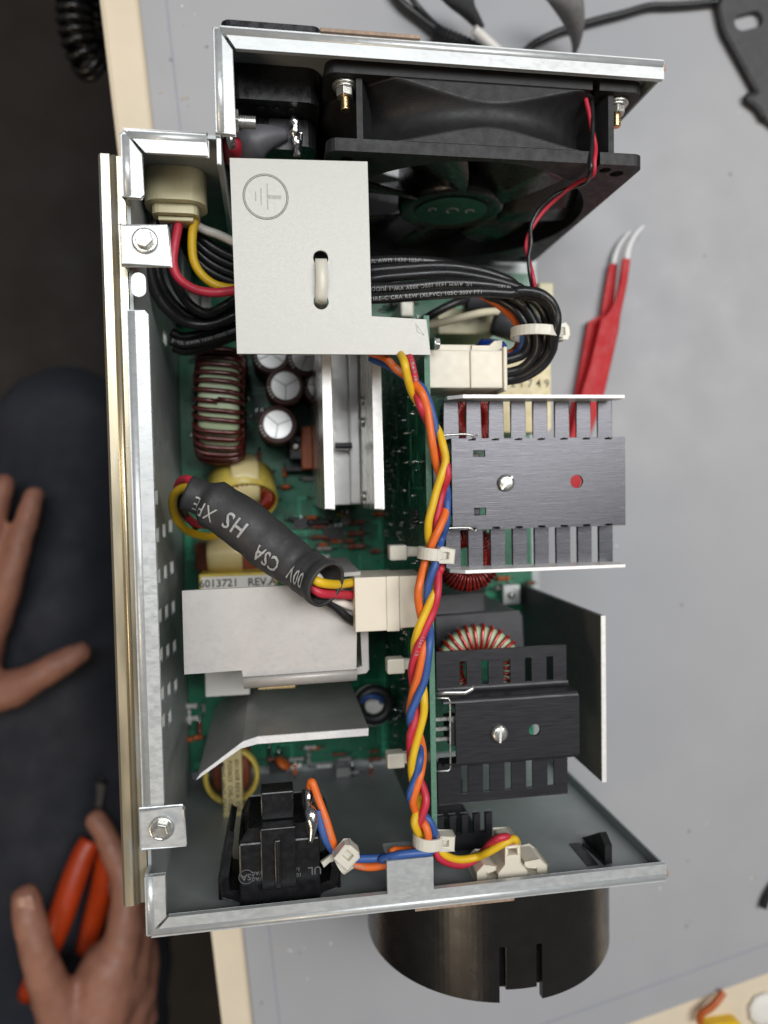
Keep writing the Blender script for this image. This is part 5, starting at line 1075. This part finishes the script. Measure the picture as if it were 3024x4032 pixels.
limb([A(200, 2260, RZ - 10), Vector((-150, -430, -95)), Vector((-130, -520, -40)), Vector((-130, -600, 60)), Vector((-150, -620, 190))], [22, 24, 34, 42, 50])
# trunk, neck and head (behind the picture's lower edge)
limb([Vector((-240, -640, -190)), Vector((-240, -630, -60)), Vector((-240, -620, 90)), Vector((-240, -610, 200)), Vector((-240, -600, 290))], [120, 115, 125, 110, 50])
limb([Vector((-150, -620, 190)), Vector((-240, -610, 215)), Vector((-330, -560, 190))], [52, 70, 52])
limb([Vector((-240, -600, 270)), Vector((-240, -585, 360)), Vector((-240, -570, 430)), Vector((-240, -575, 500))], [48, 52, 84, 70])
limb([Vector((-240, -480, 405)), Vector((-240, -492, 425))], [12, 9])
bo = obj('body', body, MAT['skin'], pe)
rm = bo.modifiers.new('fuse', 'REMESH'); rm.mode = 'VOXEL'; rm.voxel_size = .0028; rm.use_smooth_shade = True
smd = bo.modifiers.new('relax', 'SMOOTH'); smd.factor = .5; smd.iterations = 4
stx = bpy.data.textures.new('skin_creases', 'CLOUDS'); stx.noise_scale = .012
sdm = bo.modifiers.new('creases', 'DISPLACE'); sdm.texture = stx; sdm.strength = .0022; sdm.mid_level = .5
for u, v, z, ang in ():
    p = A(u, v, z); obj('thumb_nail', MB().lathe([(.2, .7), (3.6, .5), (5.2, 0)], p, (.1, .3, 1), 14), M('nail', (.55, .34, .27), .3), pe)
nd = (A(54, 1938, RZ) - A(66, 2000, RZ)).normalized(); ns = Vector((-nd.y, nd.x, 0)); nc_ = A(55, 1955, RZ + 8.2); V = []; F = []
for i in range(6):
    for j in range(7):
        a_ = (j / 6 - .5) * 1.9; l_ = (i / 5 - .5); wd_ = 1 - .25 * (2 * l_) ** 4
        V.append(nc_ + nd * l_ * 12 + ns * math.sin(a_) * 6.2 * wd_ + Vector((0, 0, math.cos(a_) * 2.6 - 1.4 - .8 * (l_ + .2) ** 2)))
F = [(i * 7 + j, i * 7 + j + 1, (i + 1) * 7 + j + 1, (i + 1) * 7 + j) for i in range(5) for j in range(6)]
obj('thumb_nail', MB().add(V, F, 0, True), M('nail', (.42, .23, .17), .35), pe)
tr_ = body = MB()
limb([Vector((-290, -640, -230)), Vector((-330, -420, -240)), Vector((-345, -150, -232)), Vector((-330, 60, -238))], [100, 92, 80, 66])
limb([Vector((-200, -640, -230)), Vector((-190, -420, -246)), Vector((-178, -150, -240)), Vector((-165, 40, -250))], [100, 92, 80, 64])
limb([Vector((-330, 60, -238)), Vector((-340, 20, -420)), Vector((-330, -120, -670))], [66, 58, 50]); limb([Vector((-165, 40, -250)), Vector((-165, 0, -430)), Vector((-175, -140, -670))], [64, 58, 50])
limb([Vector((-340, -660, -210)), Vector((-150, -660, -210))], [110, 110])
tro = obj('trousers', tr_, MAT['jeans'], pe); rm = tro.modifiers.new('fuse', 'REMESH'); rm.mode = 'VOXEL'; rm.voxel_size = .011; rm.use_smooth_shade = True
smd = tro.modifiers.new('relax', 'SMOOTH'); smd.iterations = 6
dtx = bpy.data.textures.new('denim_folds', 'CLOUDS'); dtx.noise_scale = .07
dm = tro.modifiers.new('folds', 'DISPLACE'); dm.texture = dtx; dm.strength = .022; dm.mid_level = .5
body = MB()
limb([Vector((-240, -640, -170)), Vector((-240, -632, -60)), Vector((-240, -622, 90)), Vector((-240, -612, 195))], [134, 129, 138, 118])
limb([Vector((-150, -620, 190)), Vector((-240, -612, 212)), Vector((-330, -562, 190))], [62, 82, 62])
limb([Vector((-330, -560, 190)), Vector((-368, -480, 50)), Vector((-362, -450, 10))], [60, 52, 48]); limb([Vector((-150, -620, 190)), Vector((-130, -605, 70)), Vector((-130, -590, 40))], [60, 52, 50])
sh_ = obj('shirt', body, MAT['shirt'], pe); rm = sh_.modifiers.new('fuse', 'REMESH'); rm.mode = 'VOXEL'; rm.voxel_size = .009; rm.use_smooth_shade = True
body = MB(); limb([Vector((-240, -612, 505)), Vector((-240, -560, 520)), Vector((-240, -530, 500))], [82, 80, 55]); limb([Vector((-240, -630, 440)), Vector((-240, -630, 500))], [70, 80])
hr_ = obj('hair', body, MAT['shirt'], pe); rm = hr_.modifiers.new('fuse', 'REMESH'); rm.mode = 'VOXEL'; rm.voxel_size = .008; rm.use_smooth_shade = True
for x in (-322, -172):
    body = MB(); limb([Vector((x, -180, -700)), Vector((x, -90, -705)), Vector((x + 4, 50, -715))], [42, 44, 36]); obj('shoe', body, MAT['brown'], pe)
# ================================================================== pliers in the right hand
pl = thing('pliers', at(190, 1950, -160), 'pliers with orange grips held in the right hand below the bench edge', 'pliers')
g1 = smooth([A(196, 1815, -150), A(178, 1850, -146), A(152, 1920, -140), A(128, 1990, -136), A(95, 2070, -136), A(60, 2150, -140)], 5)
obj('grip', MB().tube(g1, lambda q: 7.5 + 1.5 * math.sin(q * PI), 12), MAT['orange_grip'], pl)
g2 = smooth([A(236, 1805, -158), A(232, 1850, -156), A(222, 1915, -156), A(205, 1980, -158), A(185, 2050, -162)], 5)
obj('grip', MB().tube(g2, lambda q: 7.5 + 1.5 * math.sin(q * PI), 12), MAT['orange_grip'], pl)
j = [A(196, 1815, -150), A(236, 1805, -158), A(222, 1765, -156), A(228, 1690, -156), A(214, 1690, -154), A(205, 1765, -152)]
obj('jaws', MB().plate([(q.x, q.y) for q in j], -160, -150), MAT['comp_dark'], pl, bevel=1)
SC.frame_set(1)
